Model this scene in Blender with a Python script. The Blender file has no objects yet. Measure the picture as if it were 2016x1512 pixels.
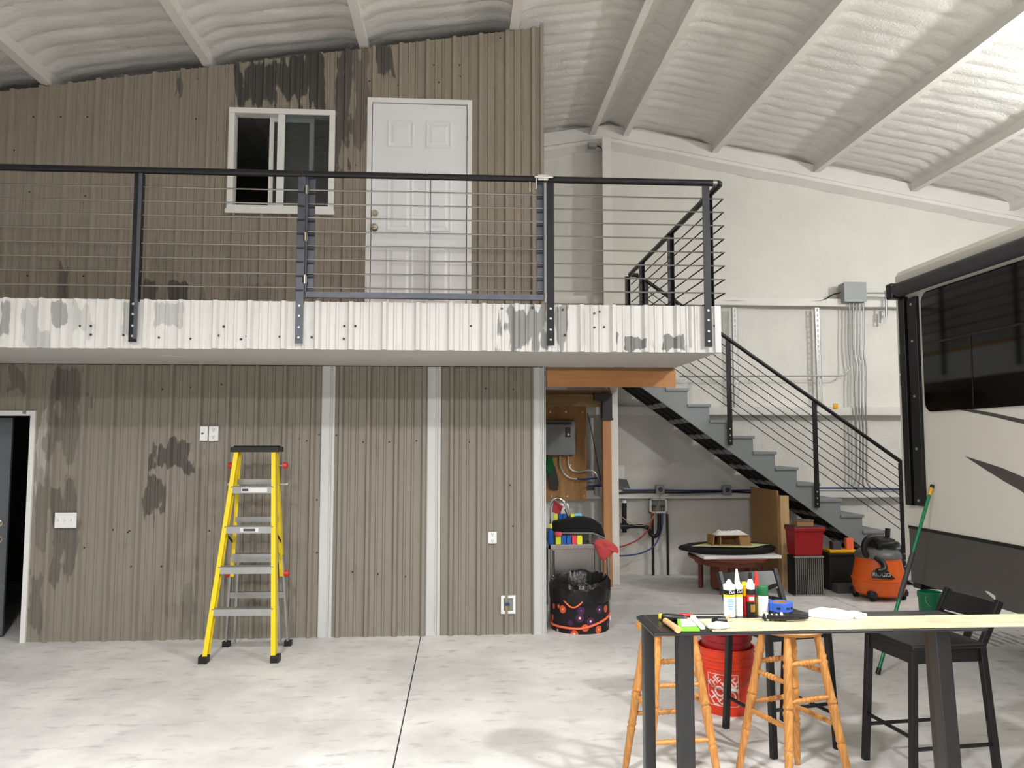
import bpy, math, random
from mathutils import Vector, Matrix, Quaternion
from math import radians as R, sin, cos, pi, sqrt, atan2

# ------------------------------------------------------------------ scene, camera, light
S = bpy.context.scene
COL = S.collection
YAW, PIT, HC, FPX = 3.7679, 4.3813, 1.80, 1514.0
cam_d = bpy.data.cameras.new('camera'); cam = bpy.data.objects.new('camera', cam_d); COL.objects.link(cam)
cam.location = (0, 0, HC)
cam.rotation_euler = (R(90 + PIT), 0, R(-YAW))
cam_d.sensor_fit = 'HORIZONTAL'; cam_d.sensor_width = 36.0
cam_d.lens = FPX / 2016 * 36.0
cam_d.clip_end = 200
S.camera = cam

w = bpy.data.worlds.new('world'); S.world = w; w.use_nodes = True
w.node_tree.nodes['Background'].inputs[0].default_value = (0.9, 0.93, 1.0, 1)
w.node_tree.nodes['Background'].inputs[1].default_value = 0.05

def area(name, loc, power, size=0.45, target=None, col=(1.0, 0.99, 0.975), sy=None, spread=180):
    d = bpy.data.lights.new(name, 'AREA'); d.energy = power; d.color = col
    d.shape = 'RECTANGLE' if sy else 'DISK'; d.size = size; d.spread = R(spread)
    if sy: d.size_y = sy
    o = bpy.data.objects.new(name, d); COL.objects.link(o); o.location = loc
    if target is not None:
        o.rotation_euler = (Vector(target) - Vector(loc)).to_track_quat('-Z', 'Y').to_euler()
    return o
# the hall's high-bay LED lamps and one added fill light, hung under the roof (all behind or beside the camera's view)
area('high_bay_light_a', (4.9, 0.9, 4.95), 400)
area('high_bay_light_b', (0.4, -3.8, 4.95), 330)
area('high_bay_light_c', (-4.6, -2.8, 4.6), 210)
area('fill_light_e', (-1.6, 0.9, 4.85), 330, spread=150)  # added fill that brightens the left floor and the trailer side
area('high_bay_light_d', (5.2, -3.8, 4.95), 200)
# the same lamps also throw some light sideways and up to the foam
def point(name, loc, power, size=0.12, col=(1.0, 0.99, 0.975)):
    d = bpy.data.lights.new(name, 'POINT'); d.energy = power; d.color = col; d.shadow_soft_size = size
    o = bpy.data.objects.new(name, d); COL.objects.link(o); o.location = loc
point('bulb_a', (4.9, 0.9, 4.9), 150)
point('bulb_b', (0.4, -3.8, 4.9), 80)
point('bulb_d', (5.2, -3.8, 4.9), 40)
point('bulb_e', (6.9, 6.2, 4.45), 340)

S.view_settings.view_transform = 'Standard'
S.view_settings.look = 'None'
S.view_settings.gamma = 1.0
S.view_settings.use_curve_mapping = False
S.view_settings.exposure = -0.06

# ------------------------------------------------------------------ picture -> place (camera model)
_y, _p = R(YAW), R(PIT)
FW = Vector((sin(_y)*cos(_p), cos(_y)*cos(_p), sin(_p))); RT = Vector((cos(_y), -sin(_y), 0)); UP = RT.cross(FW)
CAM = Vector((0, 0, HC))
def ray(u, v): return RT*((u-1008)/FPX) + UP*((756-v)/FPX) + FW
def atY(u, v, Y): d = ray(u, v); return CAM + d*(Y/d.y)
def atZ(u, v, z): d = ray(u, v); return CAM + d*((z-HC)/d.z)
def atX(u, v, x): d = ray(u, v); return CAM + d*(x/d.x)

# ------------------------------------------------------------------ mesh builder
def frame_of(d):
    d = d.normalized(); a = Vector((0, 0, 1)) if abs(d.z) < .95 else Vector((1, 0, 0))
    x = d.cross(a).normalized(); return x, d.cross(x).normalized()
class MB:
    def __init__(s): s.v = []; s.f = []
    def add(s, vs, fs):
        o = len(s.v); s.v += [tuple(p) for p in vs]; s.f += [tuple(i+o for i in q) for q in fs]; return s
    def box(s, x0, x1, y0, y1, z0, z1):
        return s.add([(x0,y0,z0),(x1,y0,z0),(x1,y1,z0),(x0,y1,z0),(x0,y0,z1),(x1,y0,z1),(x1,y1,z1),(x0,y1,z1)],
                     [(0,3,2,1),(4,5,6,7),(0,1,5,4),(1,2,6,5),(2,3,7,6),(3,0,4,7)])
    def hexa(s, b, t):          # two quads of 4 points
        return s.add(list(b)+list(t), [(0,3,2,1),(4,5,6,7),(0,1,5,4),(1,2,6,5),(2,3,7,6),(3,0,4,7)])
    def bar(s, p0, p1, w, h, up=(0,0,1)):      # rectangular bar, w sideways, h along up
        p0 = Vector(p0); p1 = Vector(p1); d = (p1-p0).normalized(); u = Vector(up)
        x = d.cross(u)
        if x.length < 1e-4: x = d.cross(Vector((1,0,0)))
        x.normalize(); y = x.cross(d).normalized()
        q = lambda p: [p-x*w/2-y*h/2, p+x*w/2-y*h/2, p+x*w/2+y*h/2, p-x*w/2+y*h/2]
        return s.hexa(q(p0), q(p1))
    def cyl(s, p0, p1, r0, r1=None, n=12, cap=True):
        r1 = r0 if r1 is None else r1; p0 = Vector(p0); p1 = Vector(p1); x, y = frame_of(p1-p0)
        vs = [p0+(x*cos(2*pi*i/n)+y*sin(2*pi*i/n))*r0 for i in range(n)]+[p1+(x*cos(2*pi*i/n)+y*sin(2*pi*i/n))*r1 for i in range(n)]
        fs = [(i, (i+1) % n, n+(i+1) % n, n+i) for i in range(n)]
        if cap: fs += [tuple(range(n-1, -1, -1)), tuple(range(n, 2*n))]
        return s.add(vs, fs)
    def tube(s, pts, r, n=8):
        pts = [Vector(p) for p in pts]; rings = []; x = None
        for i, p in enumerate(pts):
            d = (pts[min(i+1, len(pts)-1)]-pts[max(i-1, 0)]).normalized()
            if x is None: x, y = frame_of(d)
            else:
                x = (x-d*x.dot(d)).normalized(); y = d.cross(x)
            rr = r[i] if isinstance(r, (list, tuple)) else r
            rings.append([p+(x*cos(2*pi*k/n)+y*sin(2*pi*k/n))*rr for k in range(n)])
        vs = [q for g in rings for q in g]; fs = []
        for i in range(len(pts)-1):
            for k in range(n): fs.append((i*n+k, i*n+(k+1) % n, (i+1)*n+(k+1) % n, (i+1)*n+k))
        fs += [tuple(range(n-1, -1, -1)), tuple(range((len(pts)-1)*n, len(pts)*n))]
        return s.add(vs, fs)
    def lathe(s, prof, c=(0,0,0), n=24, closed=True, sx=1, sy=1):
        vs = []; fs = []
        for r, z in prof:
            for k in range(n): vs.append((c[0]+r*cos(2*pi*k/n)*sx, c[1]+r*sin(2*pi*k/n)*sy, c[2]+z))
        for i in range(len(prof)-1):
            for k in range(n): fs.append((i*n+k, i*n+(k+1) % n, (i+1)*n+(k+1) % n, (i+1)*n+k))
        if closed: fs += [tuple(range(n-1, -1, -1)), tuple(range((len(prof)-1)*n, len(prof)*n))]
        return s.add(vs, fs)
    def prism(s, poly, a, b, plane='xz'):      # polygon in a plane, extruded from a to b along the third axis
        m = {'xz': lambda p, t: (p[0], t, p[1]), 'xy': lambda p, t: (p[0], p[1], t), 'yz': lambda p, t: (t, p[0], p[1])}[plane]
        n = len(poly)
        return s.add([m(p, a) for p in poly]+[m(p, b) for p in poly],
                     [tuple(range(n)), tuple(range(2*n-1, n-1, -1))]+[(i, n+i, n+(i+1) % n, (i+1) % n) for i in range(n)])
    def grid(s, fn, nu, nv):
        vs = [fn(i/nu, j/nv) for j in range(nv+1) for i in range(nu+1)]
        fs = [(j*(nu+1)+i, j*(nu+1)+i+1, (j+1)*(nu+1)+i+1, (j+1)*(nu+1)+i) for j in range(nv) for i in range(nu)]
        return s.add(vs, fs)
    def move(s, M):
        s.v = [tuple(M @ Vector(p)) for p in s.v]; return s
    def build(s, name, mat, parent=None, world=True, smooth=False, bevel=0, seg=2):
        me = bpy.data.meshes.new(name)
        off = Vector((0, 0, 0))
        if parent is not None and world:
            q = parent
            while q is not None: off += q.location; q = q.parent
        me.from_pydata([(p[0]-off.x, p[1]-off.y, p[2]-off.z) for p in s.v], [], s.f); me.update()
        import bmesh
        bm = bmesh.new(); bm.from_mesh(me); bmesh.ops.recalc_face_normals(bm, faces=bm.faces); bm.to_mesh(me); bm.free()
        o = bpy.data.objects.new(name, me); COL.objects.link(o)
        me.materials.append(M[mat])
        if parent is not None: o.parent = parent
        if smooth:
            for p in me.polygons: p.use_smooth = True
            me.set_sharp_from_angle(angle=R(40))
        if bevel:
            b = o.modifiers.new('bevel', 'BEVEL'); b.width = bevel; b.segments = seg; b.limit_method = 'ANGLE'; b.angle_limit = R(50)
        return o
def thing(name, label, cat, loc=(0,0,0), rz=0, group=None, kind=None):
    o = bpy.data.objects.new(name, None); COL.objects.link(o); o.location = loc; o.rotation_euler = (0, 0, rz)
    o.empty_display_size = .1
    return tag(o, label, cat, group, kind)
def tag(o, label=None, cat=None, group=None, kind=None):
    if label: o['label'] = label
    if cat: o['category'] = cat
    if group: o['group'] = group
    if kind: o['kind'] = kind
    return o
def struct(o, label=None): 
    o['kind'] = 'structure'
    if label: o['label'] = label
    return o
def copy_tree(o, parent=None):
    c = o.copy(); COL.objects.link(c); c.parent = parent
    for ch in list(o.children): copy_tree(ch, c)
    return c
def dup(o, parent, loc):          # one more of an alike piece, sharing its mesh
    c = o.copy(); COL.objects.link(c); c.parent = parent; c.location = loc; return c
def text_mb(body, size, depth=0.0):
    cu = bpy.data.curves.new('t', 'FONT'); cu.body = body; cu.size = size; cu.align_x = 'CENTER'; cu.align_y = 'CENTER'
    cu.resolution_u = 3; cu.offset = depth
    t = bpy.data.objects.new('t', cu); COL.objects.link(t)
    dg = bpy.context.evaluated_depsgraph_get(); me = bpy.data.meshes.new_from_object(t.evaluated_get(dg))
    m = MB(); m.add([tuple(v.co) for v in me.vertices], [tuple(p.vertices) for p in me.polygons])
    bpy.data.objects.remove(t); bpy.data.curves.remove(cu); bpy.data.meshes.remove(me)
    return m

# ------------------------------------------------------------------ materials
M = {}
def lin(c):
    return tuple((x/255/12.92 if x/255 <= .04045 else ((x/255+.055)/1.055)**2.4) for x in c)+(1,)
class NT:
    def __init__(s, name):
        m = bpy.data.materials.new(name); m.use_nodes = True; s.m = m; s.t = m.node_tree; s.b = s.t.nodes['Principled BSDF']; M[name] = m
        s._pos = None
    def n(s, k, **kw):
        x = s.t.nodes.new(k)
        for a, b in kw.items(): setattr(x, a, b)
        return x
    def l(s, a, b): s.t.links.new(a, b)
    def pos(s, obj=False):
        if s._pos is None:
            if obj: s._pos = s.n('ShaderNodeTexCoord').outputs['Object']
            else: s._pos = s.n('ShaderNodeNewGeometry').outputs['Position']
        return s._pos
    def noise(s, scale, vec=(1,1,1), detail=4, rough=.6):
        mp = s.n('ShaderNodeMapping'); mp.inputs['Scale'].default_value = vec; s.l(s._pos, mp.inputs[0])
        x = s.n('ShaderNodeTexNoise'); x.inputs['Scale'].default_value = scale; x.inputs['Detail'].default_value = detail; x.inputs['Roughness'].default_value = rough
        s.l(mp.outputs[0], x.inputs['Vector']); return x.outputs['Fac']
    def wave(s, scale, vec=(1,1,1), dist=4, dscale=1.5, axis='X'):
        mp = s.n('ShaderNodeMapping'); mp.inputs['Scale'].default_value = vec; s.l(s._pos, mp.inputs[0])
        x = s.n('ShaderNodeTexWave', bands_direction=axis); x.inputs['Scale'].default_value = scale; x.inputs['Distortion'].default_value = dist
        x.inputs['Detail'].default_value = 3; x.inputs['Detail Scale'].default_value = dscale
        s.l(mp.outputs[0], x.inputs['Vector']); return x.outputs['Fac']
    def math(s, op, a, b=None, c=None, clamp=False):
        x = s.n('ShaderNodeMath', operation=op); x.use_clamp = clamp
        for i, q in enumerate((a, b, c)):
            if q is None: continue
            if isinstance(q, (int, float)): x.inputs[i].default_value = q
            else: s.l(q, x.inputs[i])
        return x.outputs[0]
    def ss(s, x, lo, hi):
        r = s.n('ShaderNodeMapRange', interpolation_type='SMOOTHSTEP'); s.l(x, r.inputs[0]); r.inputs[1].default_value = lo; r.inputs[2].default_value = hi
        return r.outputs[0]
    def mix(s, f, a, b):
        x = s.n('ShaderNodeMix', data_type='RGBA')
        if isinstance(f, (int, float)): x.inputs[0].default_value = f
        else: s.l(f, x.inputs[0])
        for q, i in ((a, 6), (b, 7)):
            if isinstance(q, tuple): x.inputs[i].default_value = q
            else: s.l(q, x.inputs[i])
        return x.outputs[2]
    def fin(s, col, rough=.5, metal=0, bump=None, bstr=.3, bdist=.01, spec=.5):
        if isinstance(col, tuple): s.b.inputs['Base Color'].default_value = col
        else: s.l(col, s.b.inputs['Base Color'])
        if isinstance(rough, (int, float)): s.b.inputs['Roughness'].default_value = rough
        else: s.l(rough, s.b.inputs['Roughness'])
        s.b.inputs['Metallic'].default_value = metal; s.b.inputs['Specular IOR Level'].default_value = spec
        if bump is not None:
            x = s.n('ShaderNodeBump'); x.inputs['Strength'].default_value = bstr; x.inputs['Distance'].default_value = bdist
            s.l(bump, x.inputs['Height']); s.l(x.outputs[0], s.b.inputs['Normal'])
        return s.m
def plain(name, rgb, rough=.5, metal=0, var=.12, scale=18, bstr=.08, spec=.5, vec=(1,1,1)):
    t = NT(name); t.pos(True); f = t.noise(scale, vec); c = lin(rgb)
    d = tuple(x*(1-var) for x in c[:3])+(1,); e = tuple(min(1, x*(1+var)) for x in c[:3])+(1,)
    return t.fin(t.mix(f, d, e), rough, metal, f, bstr, .004, spec)

# box-shaped stains with ragged edges, used for worn paint (shapes of their own, in the wall's own coordinates)
def stain_mask(t, blobs, nz):
    sep = t.n('ShaderNodeSeparateXYZ'); t.l(t.pos(), sep.inputs[0]); x, z = sep.outputs[0], sep.outputs[2]
    tot = None
    for cx, cz, hw, hh, k in blobs:
        a = t.math('DIVIDE', t.math('ABSOLUTE', t.math('SUBTRACT', x, cx)), hw)
        b = t.math('DIVIDE', t.math('ABSOLUTE', t.math('SUBTRACT', z, cz)), hh)
        d = t.math('ADD', t.math('MAXIMUM', a, b), t.math('MULTIPLY', t.math('SUBTRACT', nz, .5), 2.6))
        r = t.math('MULTIPLY', t.math('SUBTRACT', 1.0, t.ss(d, .86, 1.0)), k)
        tot = r if tot is None else t.math('MAXIMUM', tot, r)
    return tot
def blob(u0, u1, v0, v1, Y, k=1):
    a = atY(u0, v0, Y); b = atY(u1, v1, Y)
    return ((a.x+b.x)/2, (a.z+b.z)/2, abs(b.x-a.x)/2, abs(b.z-a.z)/2, k)
DW, DF, DB, DS = 7.40, 6.08, 10.60, 9.55

def siding_mat(name, rgb, dark, blobs, lights, var):
    t = NT(name); t.pos()
    st = t.noise(1, (26, 1, .5), 5); fine = t.noise(9, (1, 1, .4), 6); rag = t.noise(1, (13, 1, 3.2), 3, .5)
    c = lin(rgb)
    col = t.mix(st, tuple(x*(1-var) for x in c[:3])+(1,), tuple(x*(1+var) for x in c[:3])+(1,))
    col = t.mix(t.ss(fine, .50, .80), col, tuple(x*.86 for x in c[:3])+(1,))
    if lights: col = t.mix(stain_mask(t, lights, rag), col, lin((196, 194, 188)))
    if blobs:
        dk = t.mix(t.noise(1, (30, 1, 3), 4), lin(dark), tuple(min(1, x*2.3) for x in lin(dark)[:3])+(1,))
        col = t.mix(stain_mask(t, blobs, rag), col, dk)
    t.fin(col, .36, 0, st, .03, .002)
B = lambda *a: blob(*a[:4], DW, *a[4:])
siding_mat('siding_up', (147, 138, 125), (58, 55, 52), [B(462,548,120,216), B(556,640,100,216), B(664,690,90,330,.85), B(695,724,100,300,.6), B(742,776,84,150,.9), B(344,360,135,195,.7),
    B(286,312,558,600,.8), B(330,372,556,600,.9), B(118,134,520,596,.7), B(390,408,560,600,.5), B(468,540,560,600,.3)], [], .05)
siding_mat('siding_low', (139, 133, 122), (60, 57, 52), [B(290,382,868,928,.9), B(286,322,930,1020,.85), B(102,166,722,800,.6), B(96,150,800,900,.45), B(104,148,955,1130,.6), B(18,52,722,770,.5),
    B(76,100,930,1080,.35), B(60,84,1120,1240,.5), B(360,384,1150,1250,.3)], [B(72,88,800,960,.5)], .05)
Bf = lambda *a: blob(*a[:4], DF, *a[4:])
siding_mat('siding_fascia', (212, 211, 208), (98, 97, 96), [Bf(986,1078,602,688,.9), Bf(1094,1120,600,688,.8), Bf(1226,1286,660,690), Bf(1298,1352,655,690), Bf(1356,1364,600,690,.6), Bf(98,134,594,640,.7), Bf(0,16,592,660,.7),
    Bf(40,70,594,690,.35), Bf(70,96,640,690,.35), Bf(140,175,594,660,.3), Bf(240,262,594,660,.45), Bf(300,360,594,640,.4), Bf(1140,1170,600,690,.15)], [], .16)

def foam_mat(name, rgb, s1=30, stre=.35):
    t = NT(name); t.pos(); a = t.noise(s1, (1,1,1), 6, .65); b = t.noise(2.2, (1,1,1), 4)
    c = lin(rgb)
    t.fin(t.mix(b, tuple(x*.90 for x in c[:3])+(1,), tuple(min(1, x*1.06) for x in c[:3])+(1,)), .85, 0, a, stre, .02, .25)
foam_mat('foam', (230, 228, 223), 34, .9)
foam_mat('foam_steel', (228, 226, 221), 40, .25)
foam_mat('foam_panel', (222, 220, 214), 30, .45)
t = NT('concrete'); t.pos(); a = t.noise(.9, (1,1,1), 6, .65); b = t.noise(5, (1,2.2,1), 6, .6); e = t.noise(60, (1,1,1), 3)
col = t.mix(t.ss(a, .30, .70), lin((196, 195, 193)), lin((232, 230, 227)))
col = t.mix(t.ss(b, .52, .78), col, lin((176, 174, 172)))
col = t.mix(t.ss(t.noise(13, (1,2,1), 2), .73, .78), col, lin((228, 226, 222)))
sep = t.n('ShaderNodeSeparateXYZ'); t.l(t._pos, sep.inputs[0])
bx_ = t.math('MAXIMUM', t.math('DIVIDE', t.math('ABSOLUTE', t.math('SUBTRACT', sep.outputs[0], 4.75)), .55), t.math('DIVIDE', t.math('ABSOLUTE', t.math('SUBTRACT', sep.outputs[1], 6.95)), .26))
tread = t.math('MULTIPLY', t.ss(t.wave(3.2, (1, .9, 1), 5, 2.0, 'X'), .55, .75), t.math('SUBTRACT', 1.0, t.ss(t.math('ADD', bx_, t.math('MULTIPLY', t.math('SUBTRACT', b, .5), 1.4)), .8, 1.0)))
col = t.mix(t.math('MULTIPLY', tread, .75), col, lin((92, 90, 88)))
t.fin(col, .55, 0, e, .06, .003, .3)
plain('joint', (40, 36, 34), .9)
plain('plaster', (118, 116, 112), .8, 0, .05, 4)
plain('soffit', (196, 193, 188), .6, 0, .05, 3, .03, vec=(1, 8, 1))
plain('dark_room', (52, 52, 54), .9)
plain('trim_zinc', (203, 205, 204), .35, .15, .10, 3, .03, vec=(4, 4, .5))
plain('white_vinyl', (232, 232, 230), .35, 0, .03)
plain('white_door', (234, 236, 240), .38, 0, .03, 8, .02)
plain('gray_door', (88, 91, 96), .5, 0, .06)
plain('steel_black', (38, 38, 41), .38, .55, .35, 12, .05)
plain('steel_raw', (92, 95, 104), .42, .75, .35, 14, .06)
plain('rod_steel', (138, 136, 131), .35, .85, .2, 20)
plain('rod_dark', (26, 26, 27), .45, .4)
plain('screw', (210, 210, 208), .3, .8)
plain('screw_dark', (62, 58, 52), .5, .4)
plain('nickel', (176, 168, 152), .25, .95)
plain('chrome', (200, 200, 200), .15, 1.0, .05)
plain('stainless', (168, 167, 164), .3, .9, .10, 6, .04, vec=(1, 12, 1))
plain('aluminium', (176, 177, 178), .38, .75, .15, 12, .05, vec=(1, 8, 1))
plain('ladder_yellow', (238, 208, 20), .4, 0, .08, 6)
plain('black_plastic', (22, 22, 23), .5, 0, .2)
plain('black_cloth', (13, 13, 14), .95, 0, .3, 60, .4)
plain('red_plastic', (200, 44, 32), .4)
plain('stair_gray', (126, 131, 134), .5, 0, .05, 8, .03)
plain('stair_black', (30, 30, 31), .7, 0, .15)
plain('conduit', (172, 174, 174), .35, .7, .12, 15)
plain('box_gray', (140, 144, 144), .5, .1, .06)
plain('heater_gray', (128, 131, 135), .45, .2, .04)
plain('blue_pipe', (34, 62, 120), .4)
plain('red_pipe', (178, 36, 40), .4)
plain('black_pipe', (20, 20, 21), .35)
plain('braid', (196, 194, 188), .35, .7, .2, 90, .4)
plain('cord_tan', (170, 148, 110), .6)
plain('paper', (225, 224, 220), .8)
plain('white_plastic', (236, 236, 236), .35, 0, .02)
plain('slot_gray', (70, 70, 72), .6)
plain('green_cloth', (26, 96, 54), .9, 0, .3, 30, .3)
plain('gray_cloth', (70, 70, 72), .95, 0, .3, 30, .3)
plain('white_cloth', (226, 224, 220), .9, 0, .08, 30, .3)
plain('red_cloth', (178, 66, 68), .95, 0, .25, 60, .5)
plain('sponge_yellow', (222, 226, 60), .9, 0, .1, 90, .3)
plain('sponge_blue', (38, 92, 168), .9, 0, .1, 90, .3)
plain('sponge_pink', (226, 74, 92), .9, 0, .1, 90, .3)
plain('orange_trim', (244, 112, 70), .6)
plain('tote_red', (150, 18, 26), .4)
plain('cardboard', (160, 122, 80), .85, 0, .1)
plain('coil_black', (22, 22, 23), .5, .2)
plain('coil_edge', (150, 148, 142), .4, .5)
plain('vac_orange', (226, 98, 26), .4, 0, .06)
plain('vac_black', (22, 22, 24), .45)
plain('vac_gray', (96, 98, 98), .45)
plain('green_plastic', (16, 128, 84), .35)
plain('rv_cream', (232, 229, 220), .28, 0, .02, 2, .01)
plain('rv_gray', (84, 80, 78), .35, 0, .04)
plain('rv_black', (16, 16, 17), .35)
plain('rv_rubber', (20, 20, 20), .8)
plain('awning', (62, 62, 66), .7)
plain('table_black', (24, 24, 26), .32, 0, .3, 14, .05)
plain('chair_black', (20, 20, 21), .42, 0, .3, 14, .04)
plain('bucket_orange', (226, 58, 26), .38, 0, .06)
plain('bucket_red', (150, 14, 28), .4, 0, .06)
plain('logo_pale', (238, 208, 204), .5)
plain('can_green', (16, 92, 52), .35)
plain('can_white', (222, 226, 214), .4)
plain('tube_white', (240, 240, 238), .4)
plain('tube_yellow', (244, 214, 40), .4)
plain('tube_amber', (240, 178, 20), .4)
plain('tube_black', (22, 22, 24), .4)
plain('tube_red', (178, 30, 34), .4)
plain('tube_gold', (176, 136, 56), .35, .4)
plain('tube_blue', (120, 186, 220), .4)
plain('tape_blue', (52, 92, 190), .6)
plain('foam_block', (238, 236, 240), .9)
plain('green_bright', (120, 214, 50), .4)
plain('wood_handle', (206, 160, 112), .6)
plain('outlet_dark', (60, 60, 62), .6)
plain('black_bag', (13, 13, 14), .3, 0, .2, 26, 1.0)
def wood(name, c0, c1, sc=3, vec=(1, 8, 8), rough=.6, dist=6):
    t = NT(name); t.pos(True); a = t.wave(sc, vec, dist, 1.2, 'Y'); b = t.noise(14, vec, 5)
    f = t.math('MULTIPLY', t.math('ADD', a, b), .5)
    t.fin(t.mix(f, lin(c0), lin(c1)), rough, 0, b, .1, .003)
wood('beam_wood', (178, 122, 74), (204, 150, 98), 2.2, (.6, 6, 9))
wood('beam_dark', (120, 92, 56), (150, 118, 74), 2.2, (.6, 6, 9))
wood('post_wood', (168, 112, 70), (194, 140, 92), 2.2, (9, 9, .6))
wood('stud_wood', (186, 152, 108), (206, 174, 128), 2.2, (9, 9, .6))
wood('plywood', (150, 106, 58), (186, 140, 84), 1.6, (3, 3, .5), .6, 10)
wood('osb', (150, 112, 66), (176, 136, 84), 5, (2, 2, 2), .7, 14)
wood('table_wood', (84, 36, 20), (120, 56, 32), 3, (8, 8, .8), .4)
wood('oak', (172, 112, 52), (208, 150, 82), 3, (9, 9, .8), .38, 4)
# cream laminate board
t = NT('board_cream'); t.pos(); a = t.noise(6, (1, 3, 1), 6, .65)
t.fin(t.mix(t.ss(a, .3, .75), lin((204, 197, 168)), lin((172, 164, 132))), .5)
# tinted window glass
t = NT('glass'); t.fin(lin((196, 204, 206)), .03, 0); t.b.inputs['Transmission Weight'].default_value = 1.0; t.b.inputs['IOR'].default_value = 1.45
t = NT('rv_glass'); t.fin(lin((8, 8, 9)), .06, 0, spec=.5)
# pumpkin print cloth of the trash bin
t = NT('pumpkin_cloth'); t.pos(True)
v = t.n('ShaderNodeTexVoronoi'); v.inputs['Scale'].default_value = 10; v.inputs['Randomness'].default_value = .7
t.l(t._pos, v.inputs['Vector'])
ring = t.ss(v.outputs['Distance'], .40, .36); core = t.ss(v.outputs['Distance'], .14, .10)
sc = t.n('ShaderNodeSeparateColor'); t.l(v.outputs['Color'], sc.inputs[0])
pick = t.ss(sc.outputs[0], .66, .70)
pc = t.mix(pick, lin((214, 92, 52)), lin((66, 34, 78)))
pc = t.mix(core, pc, lin((250, 196, 150)))
t.fin(t.mix(ring, lin((24, 18, 22)), pc), .9)
from mathutils import noise as mn
random.seed(4)
# ================================================================== SETTING
RX, RZ = 2.08, 6.36
def zc(x): return RZ-.160*(RX-x) if x < RX else RZ-.171*(x-RX)
def zb(x): return zc(x)-.17
XL, XR, YN = -9.0, 10.0, -9.0
# --- floor: concrete slabs with sawn joints over a dark bed
fl = struct(MB().box(XL, XR, YN, 10.7, -.20, -.03).build('floor', 'joint'), 'pale grey polished concrete floor of the workshop')
xj = atZ(814, 1320, 0).x
xs = [XL, xj-4.6, xj, xj+4.7, XR]; ys = [YN, -3.2, 3.0, 10.7]
for i in range(4):
    for j in range(3):
        g = .005
        MB().box(xs[i]+g, xs[i+1]-g, ys[j]+g, ys[j+1]-g, -.03, 0).build('slab', 'concrete', fl)
# --- ceiling: sprayed foam between purlins
PUR = [-8.47, -6.97, -5.47, -3.98, -2.48, -.98, .51, 1.84, 2.32, 3.59, 5.08, 6.52, 8.0]
def foam_z(x, y):
    p = y/.215+.7*mn.noise((x*.35, y*.5, 3.1))
    k = int(math.floor(p)); fr = p-k
    hump = abs(sin(pi*fr))**.55*(.6+.55*mn.noise((k*3.7, x*.25, 0)))
    d = min(abs(x-q) for q in PUR)
    cove = max(0, 1-d/.28)**2*.09
    return zc(x)+.03-.030*hump-cove-.010*mn.noise((x*4, y*9, .5))-.006*mn.noise((x*14, y*14, .5))
def axis(a, b, fa, fb, dc, df):
    r = [a]
    while r[-1] < b-1e-6:
        s = df if fa <= r[-1] < fb else dc
        r.append(min(b, r[-1]+s))
    return r
gx = axis(XL, XR, -5.2, 8.2, .25, .06); gy = axis(YN, 10.75, 4.5, 10.8, .25, .026)
m = MB()
nx, ny = len(gx), len(gy)
m.v = [(x, y, foam_z(x, y)) for y in gy for x in gx]
m.f = [(j*nx+i, (j+1)*nx+i, (j+1)*nx+i+1, j*nx+i+1) for j in range(ny-1) for i in range(nx-1)]
ce = struct(m.build('ceiling', 'foam', smooth=True), 'white sprayed foam under the sloping metal roof')
for q in PUR:
    # a foam-covered Z purlin: web and bottom flange, lumpy along its length
    if abs(q-RX) < .3: fl0, fl1 = (-.05, .03)
    else: fl0, fl1 = (-.045, .045)
    yy = axis(YN, 10.6, 4.5, 10.6, 1.0, .15); mm = MB(); n = len(yy)
    prof = [(-.035, .20), (-.03, .03), (fl0, .018), (fl0, 0), (fl1, 0), (fl1, .018), (.03, .03), (.035, .20)]
    for y in yy:
        w = .006*mn.noise((q, y*2.3, 0))
        for a, b in prof: mm.v.append((q+a+w, y, zb(q)+b+w*.5))
    k = len(prof)
    mm.f = [(i*k+j, i*k+j+1, (i+1)*k+j+1, (i+1)*k+j) for i in range(n-1) for j in range(k-1)]+[tuple(range(k)), tuple(range((n-1)*k, n*k))]
    mm.build('purlin', 'foam_steel', ce, smooth=True)
# --- outer walls
def foam_wall(x0, x1, z0, zf, Y, nxs, nzs):
    m = MB()
    for j in range(nzs+1):
        for i in range(nxs+1):
            x = x0+(x1-x0)*i/nxs; zt = zf(x); z = z0+(zt-z0)*j/nzs
            lump = .018*mn.noise((x*2.2, z*2.0, 7))+.008*mn.noise((x*9, z*9, 2))
            low = max(0, 1-z/1.0)*.03*mn.noise((x*5, z*4, 9))
            pan = .012 if (x/1.02) % 1 < .06 else 0
            m.v.append((x, Y-lump-low-pan*.5, z))
    m.f = [(j*(nxs+1)+i, j*(nxs+1)+i+1, (j+1)*(nxs+1)+i+1, (j+1)*(nxs+1)+i) for j in range(nzs) for i in range(nxs)]
    return m
wb = struct(foam_wall(.3, XR, 0, lambda x: zc(x)+.02, DB, 190, 120).build('wall_back', 'foam_panel', smooth=True), 'white foam covered rear wall behind the stairs')
struct(MB().prism([(XL, 0), (XR, 0), (XR, zc(XR)+.3), (RX, RZ+.3), (XL, zc(XL)+.3)], DB+.06, DB+.14).build('wall_outer', 'plaster'))
struct(MB().box(XL-.1, XL, YN, DB+.1, 0, zc(XL)+.3).build('wall_left', 'plaster'))
struct(MB().box(XR, XR+.1, YN, DB+.1, 0, zc(XR)+.3).build('wall_right', 'plaster'))
struct(MB().prism([(XL, 0), (XR, 0), (XR, zc(XR)+.3), (RX, RZ+.3), (XL, zc(XL)+.3)], YN-.1, YN).build('wall_front', 'plaster'))
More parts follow.
